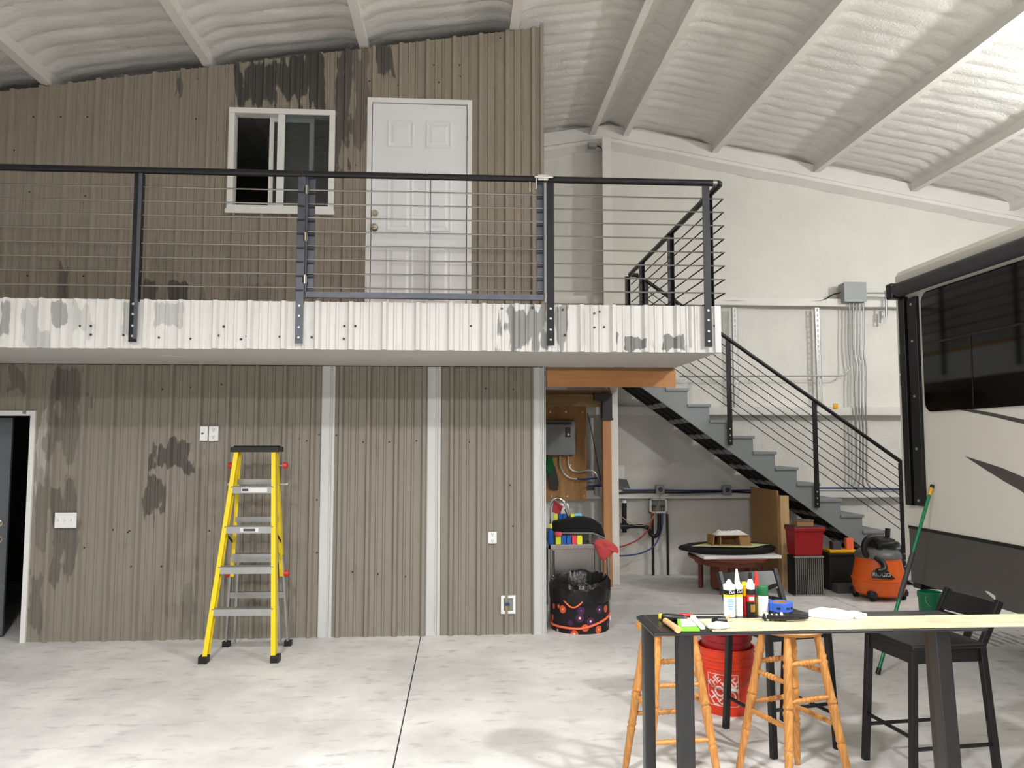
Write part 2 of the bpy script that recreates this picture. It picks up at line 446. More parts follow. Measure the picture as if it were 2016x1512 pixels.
# girts, rafter and column of the rear wall, all under foam
for z in (3.775, 2.235, 1.09):
    mm = MB()
    for i in range(63):
        x = .9+(XR-.9)*i/62; wv = .008*mn.noise((x*1.7, z, 1))
        for a, b in [(0, .075), (-.15, .06), (-.155, -.015), (-.15, -.045), (-.135, -.05), (-.125, -.02), (0, -.015)]:
            mm.v.append((x, DB+a+wv, z+b+wv))
    k = 7
    mm.f = [(i*k+j, i*k+j+1, (i+1)*k+j+1, (i+1)*k+j) for i in range(62) for j in range(k-1)]+[tuple(range(k)), tuple(range(62*k, 63*k))]
    mm.build('girt', 'foam_steel', wb, smooth=True)
for xa, xb in ((.85, RX), (RX, XR)):
    mm = MB(); n = 40
    for i in range(n+1):
        x = xa+(xb-xa)*i/n; wv = .012*mn.noise((x*2.2, 4, 1)); zt = zc(x)-.02
        for a, b in [(0, 0), (-.10, -.03), (-.11, -.22), (-.16, -.25), (-.16, -.30), (0, -.36)]:
            mm.v.append((x, DB+a+wv, zt+b+wv))
    k = 6
    mm.f = [(i*k+j, i*k+j+1, (i+1)*k+j+1, (i+1)*k+j) for i in range(n) for j in range(k-1)]+[tuple(range(k)), tuple(range(n*k, (n+1)*k))]
    mm.build('rafter', 'foam_steel', wb, smooth=True)
cx = atY(1196, 560, 10.3).x
mm = MB().box(cx-.06, cx+.07, 10.28, 10.30, 0, zc(cx)-.3).box(cx-.005, cx+.015, 10.30, DB, 0, zc(cx)-.3)
mm.build('column', 'foam_steel', wb, bevel=.008)

# --- the inner building: core walls, then corrugated siding sheets
p = 0.262
WX0, WX1, WZ0, WZ1 = atY(451, 300, DW).x, atY(660, 300, DW).x, atY(560, 418, DW).z, atY(560, 217, DW).z
UX0, UX1, UZ1 = atY(723, 300, DW).x, atY(929, 300, DW).x, atY(800, 196, DW).z
ZD, ZU = 2.905, 2.535                        # walkway top and underside
LX0, LX1, LZ1 = -5.05, atY(62, 900, DW).x, atY(60, 815, DW).z
XE = 0.80
core = MB()
Yc0, Yc1 = DW+.03, DW+.13
def core_cols(holes, x0, x1, z0, zf):
    e = sorted({x0, x1, *[h[0] for h in holes], *[h[1] for h in holes]})
    for a, b in zip(e, e[1:]):
        hs = [h for h in holes if h[0] <= a+1e-6 and h[1] >= b-1e-6]
        lo = z0
        for h in sorted(hs, key=lambda q: q[2]):
            if h[2] > lo+1e-4: core.prism([(a, lo), (b, lo), (b, h[2]), (a, h[2])], Yc0, Yc1)
            lo = h[3]
        core.prism([(a, lo), (b, lo), (b, zf(b)), (a, zf(a))], Yc0, Yc1)
zup = lambda x: zb(x)-.015
core_cols([(LX0, LX1, 0, LZ1), (WX0+.02, WX1-.02, WZ0+.02, WZ1-.02), (UX0+.02, UX1-.02, ZD, UZ1-.02)], XL, XE, 0, zup)
wc = struct(core.build('wall_center', 'dark_room'), 'taupe ribbed metal wall of the room under and above the walkway')
struct(MB().prism([(DW+.03, 0), (DB, 0), (DB, zb(XE)-.02), (DW+.03, zb(XE)-.02)], XE-.06, XE, 'yz').build('wall_side', 'trim_zinc'))
struct(MB().box(XL, XE-.06, Yc1, DB, 2.60, 2.85).build('ceiling_lower', 'dark_room'))
PROF = [(0, 0), (.017, -.036), (.043, -.036), (.060, 0), (.098, 0), (.106, -.012), (.119, -.012), (.128, 0), (.168, 0), (.176, -.012), (.189, -.012), (.198, 0)]
def sheet(x0, x1, z0, zf, Y, mat, parent, phase=0.0, flip=1):
    pts = []
    k0 = math.floor((x0-phase)/p)-1
    raw = []
    for k in range(k0, k0+int((x1-x0)/p)+4):
        for a, b in PROF: raw.append((phase+k*p+a, b*flip))
    def val(x):
        for (a, b), (c, d) in zip(raw, raw[1:]):
            if a <= x <= c: return b+(d-b)*(x-a)/(c-a) if c > a else b
        return 0
    xs_ = [x0]+[a for a, b in raw if x0+.002 < a < x1-.002]+[x1]
    m = MB(); n = len(xs_)
    for x in xs_:
        y = Y+val(x)
        m.v += [(x, y, z0), (x, y, zf(x)), (x, Y+.025, z0), (x, Y+.025, zf(x))]
    for i in range(n-1):
        a, b = i*4, (i+1)*4
        m.f += [(a, b, b+1, a+1), (a+1, b+1, b+3, a+3), (a, a+2, b+2, b)]
    m.f += [(0, 1, 3, 2), ((n-1)*4, (n-1)*4+2, (n-1)*4+3, (n-1)*4+1)]
    return m.build('siding_sheet', mat, parent)
def clad(x0, x1, z0, zf, Y, holes, mat, parent, phase, flip=1, width=3*p):
    a = phase+math.floor((x0-phase)/width)*width-.01
    while a < x1:
        s0, s1 = max(a, x0), min(a+width, x1)
        if s1-s0 > .01:
            e = sorted({s0, s1, *[h for q in holes for h in q[:2] if s0 < h < s1]})
            for u, v in zip(e, e[1:]):
                if v-u < .004: continue
                hs = [h for h in holes if h[0] <= u+1e-6 and h[1] >= v-1e-6]
                lo = z0
                for h in sorted(hs, key=lambda q: q[2]):
                    if h[2] > lo+.01: sheet(u, v, lo, lambda x, t=h[2]: t, Y, mat, parent, phase, flip)
                    lo = h[3]
                sheet(u, v, lo, zf, Y, mat, parent, phase, flip)
        a += width
ph_up = atY(77, 300, DW).x-.03
clad(-6.6, XE-.02, ZD-.02, lambda x: zup(x), DW, [(WX0, WX1, WZ0, WZ1), (UX0, UX1, ZD-.03, UZ1)], 'siding_up', wc, ph_up)
ph_lo = atY(163, 900, DW).x-.03
t1, t2, t3 = atY(645, 900, DW).x, atY(854, 900, DW).x, atY(1060, 900, DW).x
for a, b in ((-6.6, t1-.06), (t1+.06, t2-.06), (t2+.06, t3-.05)):
    clad(a, b, .0, lambda x: ZU-.005, DW, [(LX0, LX1, -.01, LZ1)], 'siding_low', wc, ph_lo)
# light corner trims over the joints of the lower siding
for i, (a, wd) in enumerate(((t1, .14), (t2, .14), (t3, .12))):
    MB().prism([(a-wd/2, DW-.003), (a-wd/2+.012, DW-.016), (a+.015, DW-.016), (a+.022, DW-.006), (a+.034, DW-.006), (a+.042, DW-.024), (a+wd/2-.006, DW-.024), (a+wd/2, DW+.02), (a-wd/2, DW+.02)], 0, ZU-.006, 'xy').build('corner_trim', 'trim_zinc', wc)
# end trim at the upper corner and jamb trim by the open bay
MB().box(XE-.03, XE+.004, DW-.03, DW+.05, ZD, zup(XE)+.03).build('corner_trim', 'siding_up', wc)
MB().box(t3+.06, XE+.012, DW-.012, DW+.12, 0, ZU-.006).build('corner_trim', 'trim_zinc', wc)
# screws of the siding
sm = MB().cyl((0, 0, 0), (0, -.006, 0), .009, .007, 6).build('screw_head', 'screw_dark', wc)
sm.location = (-3.2, DW, 1.0)
def screw(u, v, mat=None):
    q = atY(u, v, DW); c = dup(sm, wc, (q.x, DW-.001, q.z))
for u, v in [(120,230),(172,230),(66,230),(335,232),(335,216),(386,234),(390,156),(300,170),(252,168),(85,192),(240,296),(28,296),(185,297),(78,296),(135,298),(804,112),(854,128),(906,150),(864,162),(784,168),(727,160),(905,128),
             (985,75),(1046,135),(1046,205),(1052,290),(946,205),(700,325),(58,378),(168,386),(8,435),(54,543),(164,544),(326,506),(384,507),(320,766),(375,762),(436,757),(906,758),(956,765),(1011,766),(1050,772),
             (255,1045),(252,1048),(258,1115),(150,1130),(166,1078),(384,966),(412,1045),(318,1115),(640,855),(628,855),(662,857),(856,856),(924,870),(976,870),(820,868),(766,870),(715,870),(590,864),(604,868),(694,1126),(744,1130),(798,1135),(906,1038),(1010,1036),(1004,955),(624,984),(624,1088),(850,1120),(1052,1094),(1052,957),(846,897)]:
    screw(u, v)

# --- window of the upper room
wn = bpy.data.objects.new('window_1', None); COL.objects.link(wn); wn.location = ((WX0+WX1)/2, DW, WZ0)
struct(wn, 'white vinyl sliding window beside the upper door, one sash slid open')
fw = .055
y0, y1 = DW-.045, DW+.08
fm = MB().box(WX0, WX1, y0, y1, WZ0, WZ0+fw).box(WX0, WX1, y0, y1, WZ1-fw, WZ1).box(WX0, WX0+fw, y0, y1, WZ0+fw, WZ1-fw).box(WX1-fw, WX1, y0, y1, WZ0+fw, WZ1-fw)
fm.build('window_frame', 'white_vinyl', wn, bevel=.006)
MB().box(WX0-.01, WX1+.01, y0-.012, y0+.01, WZ0-.03, WZ0+.012).build('window_sill', 'white_vinyl', wn)
xm = atY(554, 300, DW).x
MB().box(xm-.035, xm+.035, y0+.012, y0+.05, WZ0+fw, WZ1-fw).build('mullion', 'white_vinyl', wn, bevel=.005)
def sash(x0, x1, ya, b):
    s_ = MB().box(x0, x1, ya, ya+.03, WZ0+fw, WZ0+fw+b).box(x0, x1, ya, ya+.03, WZ1-fw-b, WZ1-fw).box(x0, x0+b, ya, ya+.03, WZ0+fw+b, WZ1-fw-b).box(x1-b, x1, ya, ya+.03, WZ0+fw+b, WZ1-fw-b).build('sash', 'white_vinyl', wn, bevel=.004)
    MB().box(x0+b, x1-b, ya+.012, ya+.018, WZ0+fw+b, WZ1-fw-b).build('pane', 'glass', s_)
    return s_
xs1 = atY(527, 300, DW).x
sash(xs1, WX1-fw-.16, DW+.045, .045)
fx = MB().box(xm+.035, WX1-fw, y0+.02, y0+.026, WZ0+fw, WZ1-fw).build('pane', 'glass', wn)
MB().box(WX1-fw-.19, WX1-fw-.165, y0+.045, y0+.07, WZ0+.42, WZ0+.50).build('latch', 'white_vinyl', wn)
# --- upper door, six panels
dr = bpy.data.objects.new('door_1', None); COL.objects.link(dr); dr.location = ((UX0+UX1)/2, DW, ZD)
struct(dr, 'white six panel door opening onto the walkway')
fr = .045
MB().box(UX0, UX0+fr, DW-.03, DW+.10, ZD, UZ1).box(UX1-fr, UX1, DW-.03, DW+.10, ZD, UZ1).box(UX0+fr, UX1-fr, DW-.03, DW+.10, UZ1-fr, UZ1).build('door_frame', 'white_vinyl', dr)
def six_panel(x0, x1, z0, z1, yf, par, mat, world=True):
    # slab with raised panels in sunken fields
    W = x1-x0; Hh = z1-z0
    MB().box(x0, x1, yf, yf+.042, z0, z1).build('slab', mat, par, world, bevel=.003)
    cols = [(.155, .44), (.56, .845)]; rows = [(.09, .36), (.42, .70), (.80, .925)]
    for a, b in cols:
        for c, d in rows:
            m = MB(); X0, X1, Z0, Z1 = x0+W*a, x0+W*b, z0+Hh*c, z0+Hh*d
            # moulding ring, then bevelled field
            def ring(i, y): return [(X0+i, yf-y, Z0+i), (X1-i, yf-y, Z0+i), (X1-i, yf-y, Z1-i), (X0+i, yf-y, Z1-i)]
            rs = [ring(0, -.002), ring(.008, .007), ring(.020, .007), ring(.028, -.001), ring(.036, -.001), ring(.065, .009)]
            for r_ in rs: m.v += r_
            for k in range(len(rs)-1):
                for i in range(4): m.f.append((k*4+i, k*4+(i+1) % 4, (k+1)*4+(i+1) % 4, (k+1)*4+i))
            m.f.append(tuple(range(len(m.v)-4, len(m.v))))
            m.build('door_panel', mat, par, world)
six_panel(UX0+fr+.006, UX1-fr-.006, ZD+.015, UZ1-fr-.006, DW-.012, dr, 'white_door')
def knob(u, v, Y, par, dead=False):
    q = atY(u, v, Y)
    k = MB().cyl((q.x, Y, q.z), (q.x, Y-.012, q.z), .036, .034, 18).build('knob', 'nickel', par, smooth=True)
    if dead: MB().cyl((q.x, Y-.012, q.z), (q.x, Y-.03, q.z), .024, .022, 16).build('lock_cylinder', 'nickel', k, smooth=True)
    else:
        m = MB().lathe([(.012, 0), (.012, .02), (.026, .032), (.032, .046), (.028, .06), (.012, .066)], n=16).move(Matrix.Translation((q.x, Y-.01, q.z)) @ Matrix.Rotation(R(90), 4, 'X'))
        m.build('knob_ball', 'nickel', k, smooth=True)
knob(738, 420, DW-.012, dr, True); knob(738, 449, DW-.012, dr)
# --- lower door, ajar, into the dark room
dl = bpy.data.objects.new('door_2', None); COL.objects.link(dl); dl.location = (LX0, DW, 0)
struct(dl, 'grey door standing ajar in the lower wall')
MB().box(LX1-.015, LX1+.03, DW-.028, DW+.12, 0, LZ1+.03).box(LX0-.03, LX1-.015, DW-.028, DW+.12, LZ1-.015, LZ1+.03).box(LX0-.03, LX0+.012, DW-.028, DW+.12, 0, LZ1).build('door_frame', 'white_vinyl', dl, bevel=.004)
lw = .80; ang = R(10)
leaf = bpy.data.objects.new('leaf', bpy.data.meshes.new('leaf')); COL.objects.link(leaf)
mm = MB().box(0, lw, 0, .042, .012, LZ1-.03)
bpy.data.objects.remove(leaf)
leaf = mm.build('leaf', 'gray_door', dl, world=False, bevel=.003)
leaf.location = (.02, .05, 0); leaf.rotation_euler = (0, 0, ang)
for a, b in ((.12, .36), (.46, .68)):
    for c, d in ((.2, .75), (.95, 1.45), (1.6, 1.9)):
        MB().box(a, b, -.008, .002, c, d).build('door_panel', 'gray_door', leaf, world=False, bevel=.006)
for zz, s_ in ((1.05, .032), (.90, .036)):
    MB().lathe([(s_, 0), (s_, .01), (.012, .014), (.012, .03), (s_*.85, .04), (s_*.9, .055), (.01, .064)], n=16).move(Matrix.Translation((lw-.07, 0, zz)) @ Matrix.Rotation(R(90), 4, 'X')).build('knob', 'nickel', leaf, world=False, smooth=True)
# --- walkway (mezzanine)
XP = 2.10
wk = thing('walkway', 'raised walkway with weathered ribbed metal fascia in front of the upper door', 'walkway', (0, DF, ZU))
MB().box(-6.6, XP-.01, DF+.04, DW-.012, ZD-.045, ZD).build('deck_board', 'plywood', wk)
MB().box(XE+.02, XP-.01, DW-.012, DB-.25, ZD-.045, ZD).build('deck_board', 'plywood', wk)
MB().box(-6.6, XP-.008, DF+.034, DW-.02, ZU, ZU+.02).build('soffit', 'soffit', wk)
MB().box(-6.6, XP-.01, DF+.05, DF+.09, ZU+.02, ZD-.045).build('rim_joist', 'beam_wood', wk)
MB().box(XP-.05, XP-.008, DF+.09, DS, ZU+.005, ZD-.045).build('rim_joist', 'trim_zinc', wk)
fphase = atY(622, 640, DF).x-.02
a = fphase-3*p*8
while a < XP:
    s0, s1 = max(a, -6.6), min(a+3*p, XP-.03)
    if s1 > s0+.02: sheet(s0, s1, ZU-.004+random.uniform(-.003, .003), lambda x, z=ZD+.008: z, DF+.02, 'siding_fascia', wk, fphase)
    a += 3*p
MB().box(XP-.045, XP+.004, DF-.004, DF+.05, ZU-.004, ZD+.01).build('corner_trim', 'trim_zinc', wk)
for u, v in ((340, 703), (815, 703)):
    q = atZ(u, v, ZU); MB().cyl((q.x, q.y, ZU+.002), (q.x, q.y, ZU-.004), .10, .095, 24).build('recessed_cover', 'soffit', wk, smooth=True)
fs = MB().cyl((0, 0, 0), (0, -.008, 0), .010, .008, 6).build('screw_head', 'screw_dark', wk, world=False); q = atY(311, 664, DF); fs.location = (q.x, .018, q.z-ZU)
for u, v in [(376,667),(420,667),(431,661),(422,642),(441,643),(486,662),(158,642),(180,642),(180,659),(244,660),(475,668),(614,664),(678,642),(700,642),(677,667),(688,665),(927,642),(949,642),(988,608),(1048,606),(1108,610),(1112,660),(1170,617),(1180,614),(1170,645),(1189,644),(1406,642),(551,663)]:
    q = atY(u, v, DF+.02); dup(fs, wk, (q.x, .012, q.z-ZU))
# white light strip on the door sill
MB().box(UX0-.05, UX1+.02, DW-.06, DW-.03, ZD, ZD+.03).build('sill_strip', 'white_vinyl', wk)
# header beam and posts of the open bay under the walkway
hb = MB().box(XE+.02, XP, DW, DW+.045, 2.345, 2.505)
tag(hb.build('header_beam', 'beam_wood', bevel=.004), 'orange brown timber header under the walkway, right end in light', 'beam')
tag(MB().box(XE+.02, XP-.012, DW, DW+.05, 2.505, ZU).build('ledger_board', 'beam_dark'), 'thin pale board between walkway underside and timber header', 'board')
# ================================================================== RAILINGS
ZR = 3.93; YR = DF-.02
rodz = [3.806-.1123*i for i in range(8)]
def post(par, x, y, z0, z1, side=1, mat='steel_black', axis_='x'):
    # steel angle: a flat facing out and a leg going in
    m = MB()
    if axis_ == 'x': m.box(x-.030, x+.030, y-.006, y, z0, z1).box(x+side*.030-(.006 if side > 0 else 0), x+side*.030+(0 if side > 0 else .006), y, y+.05, z0+.32, z1)
    else: m.box(x, x+.006, y-.030, y+.030, z0, z1).box(x-.05, x, y+.024, y+.030, z0+.32, z1)
    return m.build('post', mat, par)
def bolts(par, pst, x, y, zs, ax='y'):
    for z in zs:
        if ax == 'y': MB().cyl((x, y, z), (x, y-.010, z), .011, .009, 8).build('bolt', 'screw', pst)
        else: MB().cyl((x, y, z), (x+.010, y, z), .011, .009, 8).build('bolt', 'screw', pst)
X1, X2, X3, X4 = -2.53, -1.27, .708, 1.992
la = thing('steel_railing', 'black steel pipe railing with horizontal rods along the walkway, left of its gate', 'railing', (-3.5, YR, ZD))
MB().tube([(-6.6, YR, ZR), (X2+.0, YR, ZR)], .027, 12).build('top_rail', 'steel_black', la, smooth=True)
for x in (-5.0, -3.78, X1, X2):
    if x == -3.78: continue
    mt = 'steel_raw' if x == X2 else 'steel_black'
    q = post(la, x, YR, 2.575, ZR-.02, 1, mt)
    if x == X1: MB().box(x+.004, x+.031, YR-.009, YR-.006, 2.60, ZR-.02).build('flange', 'steel_raw', q)
    bolts(la, q, x, YR-.006, (2.62, 2.70, 2.79, 2.87))
    if x == X2:
        for z in rodz: MB().box(x-.030, x+.024, YR-.012, YR-.005, z-.032, z-.020).build('rod_clip', 'black_plastic', q)
for z in rodz: MB().tube([(-6.6, YR+.022, z), (X2-.03, YR+.022, z)], .0062, 6).build('rod', 'rod_steel', la, smooth=True)
ra = thing('steel_railing', 'black steel railing around the walkway corner, from its gate back to the stairs', 'railing', (1.6, YR, ZD))
MB().tube([(X3-.03, YR, ZR), (2.06, YR, ZR), (2.09, YR, ZR), (2.113, YR+.012, ZR), (2.122, YR+.04, ZR), (2.122, DS-.06, ZR), (2.13, DS-.03, ZR), (2.16, DS-.02, ZR), (2.235, DS-.02, ZR)], .027, 12).build('top_rail', 'steel_black', ra, smooth=True)
MB().cyl((2.05, YR, ZR), (2.085, YR, ZR), .0285, .0285, 12).build('weld_collar', 'rod_steel', ra, smooth=True)
for x in (X3, X4):
    q = post(ra, x, YR, 2.575, ZR-.02, 1, 'steel_black'); bolts(ra, q, x, YR-.006, (2.62, 2.70, 2.79, 2.87))
for y in (6.30, atZ(1332, 455, ZR).y, atZ(1275, 512, ZR).y, DS-.05):
    post(ra, 2.115, y, ZD-.3, ZR-.02, 1, 'steel_black', 'y')
for z in rodz:
    MB().tube([(X3+.02, YR+.022, z), (2.145, YR+.022, z)], .0062, 6).build('rod', 'rod_steel', ra, smooth=True)
    MB().tube([(2.145, YR+.02, z), (2.145, DS-.03, z)], .0062, 6).build('rod', 'rod_dark', ra, smooth=True)
# gate
ga = thing('railing_gate', 'gate in the walkway railing with zinc slide latch, in front of the white door', 'gate', (-.28, YR, ZD))
gx0, gx1 = X2+.045, X3-.05
zg = atY(850, 584, DF).z
MB().tube([(X2+.01, YR, ZR), (X3-.035, YR, ZR)], .026, 12).build('top_rail', 'steel_black', ga, smooth=True)
for x, s_ in ((gx0, 1), (gx1, -1)):
    q = MB().box(x-.002 if s_ > 0 else x-.004, x+.004 if s_ > 0 else x+.002, YR-.012, YR+.035, zg-.02, ZR-.02).box(min(x, x+s_*.055), max(x, x+s_*.055), YR+.028, YR+.034, zg, ZR-.02).build('stile', 'steel_raw', ga)
    for z in rodz: MB().box(min(x, x+s_*.055), max(x, x+s_*.055), YR+.016, YR+.027, z-.032, z-.020).build('rod_clip', 'black_plastic', q)
MB().box(gx0, gx1, YR-.012, YR-.006, zg-.022, zg+.022).box(gx0, gx1, YR-.006, YR+.034, zg-.022, zg-.016).build('bottom_bar', 'steel_raw', ga)
xmid = atY(847, 450, DF).x
MB().box(xmid-.004, xmid+.004, YR-.004, YR+.004, zg-.02, ZR-.02).build('center_bar', 'steel_raw', ga)
for z in rodz: MB().tube([(gx0, YR+.014, z), (gx1, YR+.014, z)], .0062, 6).build('rod', 'rod_steel', ga, smooth=True)
for z in (3.80, 3.42, 3.08): MB().cyl((X2+.036, YR-.010, z-.035), (X2+.036, YR-.010, z+.035), .010, n=8).box(X2+.02, X2+.052, YR-.006, YR-.003, z-.03, z+.03).build('hinge', 'nickel', ga, smooth=True)
lt = MB().box(X3-.10, X3-.02, YR-.040, YR-.028, ZR-.02, ZR+.025).cyl((X3-.13, YR-.045, ZR+.004), (X3+.02, YR-.045, ZR+.004), .009, n=8).build('slide_latch', 'screw', ga)
MB().tube([(X3-.115, YR-.045, ZR+.004), (X3-.118, YR-.05, ZR-.03), (X3-.118, YR-.05, ZR-.10)], .005, 6).build('latch_handle', 'screw', lt)
MB().cyl((X3-.165, YR, ZR-.02), (X3-.165, YR, ZR-.11), .008, n=8).build('stop_pin', 'nickel', ga)

# ================================================================== STAIRCASE
def nose(k): return 2.873+.2788*k, 2.490-.1997*k
zbl = lambda x: 2.477-.7187*(x-2.299)
stc = thing('staircase', 'grey painted wooden stairs running down along the foam wall from the walkway', 'staircase', (4.0, DS+.5, 0))
def stringer(y, mat):
    poly = [(2.08, zbl(2.08)), (2.08, ZD-.05)]
    for k in range(-2, 13):
        x, z = nose(k); z2 = nose(k+1)[1]
        if k == -2: poly += [(x-.02, ZD-.05), (x-.02, z2-.036)]
        else: poly += [(x-.02, z-.036), (x-.02, max(z2-.036, 0))]
    poly += [(5.746, 0)]
    out = []
    for q in poly:
        if not out or (abs(q[0]-out[-1][0])+abs(q[1]-out[-1][1])) > 1e-4: out.append(q)
    return MB().prism(out, y, y+.042).build('stringer', mat, stc)
stringer(DS, 'stair_gray')
for y in (DS+.27, DS+.54, DS+.81): stringer(y, 'stair_black')
for k in range(-1, 13):
    x, z = nose(k)
    MB().box(x-.30, x, DS-.02, DS+.87, z-.036, z).build('tread', 'stair_gray', stc, bevel=.004)
    z2 = nose(k+1)[1] if k < 12 else 0
    if z2 >= 0: MB().box(x-.040, x-.022, DS+.043, DS+.855, z2+.001, z-.036-.05).build('riser', 'stair_gray', stc)
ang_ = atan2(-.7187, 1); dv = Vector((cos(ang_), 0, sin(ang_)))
for k in range(-1, 11):  # grey blocks added to stand for light caught on the riser backs
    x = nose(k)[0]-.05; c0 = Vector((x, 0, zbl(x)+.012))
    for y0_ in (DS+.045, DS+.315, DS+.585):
        a_ = c0+Vector((0, y0_+.112, 0)); MB().bar(a_, a_+dv*.085, .222, .02, (0, 0, 1)).build('riser_light_patch', 'stair_gray', stc)
sr = thing('stair_railing', 'black pipe handrail with slanted rods bolted to the near side of the stairs', 'railing', (3.4, DS, 1.8))
ys_ = DS-.028
rz_ = lambda x: 3.139-.7026*(x-3.36)
MB().tube([(2.20, ys_, ZR), (2.24, ys_, ZR-.02), (2.30, ys_, rz_(2.30)), (3.4, ys_, rz_(3.4)), (4.5, ys_, rz_(4.5)), (5.75, ys_, rz_(5.75))], .024, 10).build('handrail', 'rod_dark', sr, smooth=True)
for x, z0 in ((2.33, 2.60), (3.385, 1.775), (4.49, .985), (5.6, .2)):
    q = MB().box(x-.032, x+.032, ys_-.004, ys_+.003, z0, rz_(x)-.02).box(x+.026, x+.032, ys_+.003, ys_+.026, z0, rz_(x)-.02).build('post', 'rod_dark', sr)
    for dz in (.05, .12, .20): MB().cyl((x, ys_-.004, z0+dz), (x, ys_-.013, z0+dz), .010, n=8).build('bolt', 'screw', q)
for i in range(1, 9):
    o_ = .108*i+.01
    MB().tube([(2.24, ys_+.014, rz_(2.24)-o_), (5.72, ys_+.014, rz_(5.72)-o_)], .0055, 6).build('rod', 'rod_dark', sr, smooth=True)

# ================================================================== LADDER
lx = atY(506, 880, 6.98).x+.005
ld = thing('step_ladder', 'yellow fibreglass step ladder with black top cap standing by the ribbed wall', 'ladder', (lx, 6.98, 0), R(-1))
ht = 1.765
def L(m, name, mat, **k): return m.build(name, mat, ld, world=False, **k)
for s_ in (-1, 1):
    f0, f1 = Vector((s_*.172, -.045, ht-.03)), Vector((s_*.290, -.36, .045))
    m = MB().bar(f0, f1, .012, .078, (0, 1, 0)).bar(f0+Vector((-s_*.014, -.033, 0)), f1+Vector((-s_*.014, -.033, 0)), .034, .010, (0, 1, 0)).bar(f0+Vector((-s_*.014, .033, 0)), f1+Vector((-s_*.014, .033, 0)), .034, .010, (0, 1, 0))
    r = L(m, 'front_rail', 'ladder_yellow', bevel=.002)
    MB().box(s_*.29-.035, s_*.29+.035, -.41, -.32, 0, .06).build('rubber_foot', 'black_plastic', r, world=False, bevel=.006)
    b0, b1 = Vector((s_*.168, .03, ht-.05)), Vector((s_*.225, .10, .62))
    r = L(MB().bar(b0, b1, .012, .06, (0, 1, 0)).bar(b0+Vector((-s_*.012, -.025, 0)), b1+Vector((-s_*.012, -.025, 0)), .028, .009, (0, 1, 0)), 'rear_rail', 'ladder_yellow', bevel=.002)
    c0, c1 = Vector((s_*.222, .085, .80)), Vector((s_*.270, .15, .03))
    r = L(MB().bar(c0, c1, .016, .05, (0, 1, 0)).bar(c0+Vector((-s_*.06, 0, 0)), c1+Vector((-s_*.07, 0, 0)), .02, .03, (0, 1, 0)), 'extension_leg', 'aluminium')
    MB().box(s_*.27-.03, s_*.27+.03, .12, .18, 0, .045).build('rubber_foot', 'black_plastic', r, world=False)
    kx = s_*.235
    k = L(MB().cyl((s_*.17, .03, 1.60), (kx, .03, 1.60), .008, n=8), 'lock_pin', 'aluminium')
    MB().cyl((kx-s_*.012, .03, 1.60), (kx+s_*.022, .03, 1.60), .030, .026, 14).build('lock_knob', 'red_plastic', k, world=False, smooth=True)
    L(MB().cyl((s_*.17, .05, 1.43), (s_*.255, .05, 1.43), .011, .011, 8).cyl((s_*.248, .05, 1.43), (s_*.265, .05, 1.43), .018, n=8), 'pivot_bolt', 'aluminium', smooth=True)
    L(MB().cyl((s_*.235, .10, .64), (s_*.275, .10, .64), .030, .026, 14), 'lock_knob', 'red_plastic', smooth=True)
    L(MB().bar((s_*.213, -.13, 1.02), (s_*.212, .07, .92), .004, .022), 'spreader', 'black_plastic')
m = MB().box(-.208, .208, -.10, .09, ht-.045, ht).box(-.185, .185, -.085, .075, ht, ht+.012)
L(m, 'top_cap', 'black_plastic', bevel=.012, seg=3)
for i, z in enumerate((1.425, 1.09, .76, .425)):
    t_ = (ht-.03-z)/(ht-.075); hw = .172+t_*.118-.012; y = -.045-t_*.315
    st = L(MB().box(-hw, hw, y-.040, y+.042, z-.004, z).box(-hw, hw, y-.040, y-.037, z-.060, z).box(-hw, hw, y+.039, y+.042, z-.035, z), 'step', 'aluminium')
    if i < 2:
        w_ = .11 if i == 0 else .075
        MB().box(-.09 if i == 0 else -.07, -.09+2*w_ if i == 0 else .08, y-.0415, y-.040, z-.050, z-.012).build('sticker', 'paper', st, world=False)
        MB().box(-.082 if i == 0 else -.045, -.03 if i == 0 else .055, y-.0425, y-.0415, z-.042, z-.020).build('sticker_print', 'slot_gray', st, world=False)
    zr_ = z+.055; tb = (ht-.05-zr_)/(ht-.67); hb_ = .168+min(tb, 1)*.055-.01; yb = .03+min(tb, 1)*.07
    if i == 2: L(MB().box(-hb_, hb_, yb-.07, yb+.02, zr_-.004, zr_+.01).box(-hb_, hb_, yb-.072, yb-.068, zr_-.06, zr_), 'rear_step', 'aluminium')
    elif i < 2: L(MB().box(-hb_, hb_, yb-.03, yb+.03, zr_-.004, zr_).box(-hb_, hb_, yb-.032, yb-.029, zr_-.045, zr_), 'rear_step', 'aluminium')
    else: L(MB().box(-.24, .24, .095, .135, zr_-.05, zr_), 'rear_step', 'aluminium')
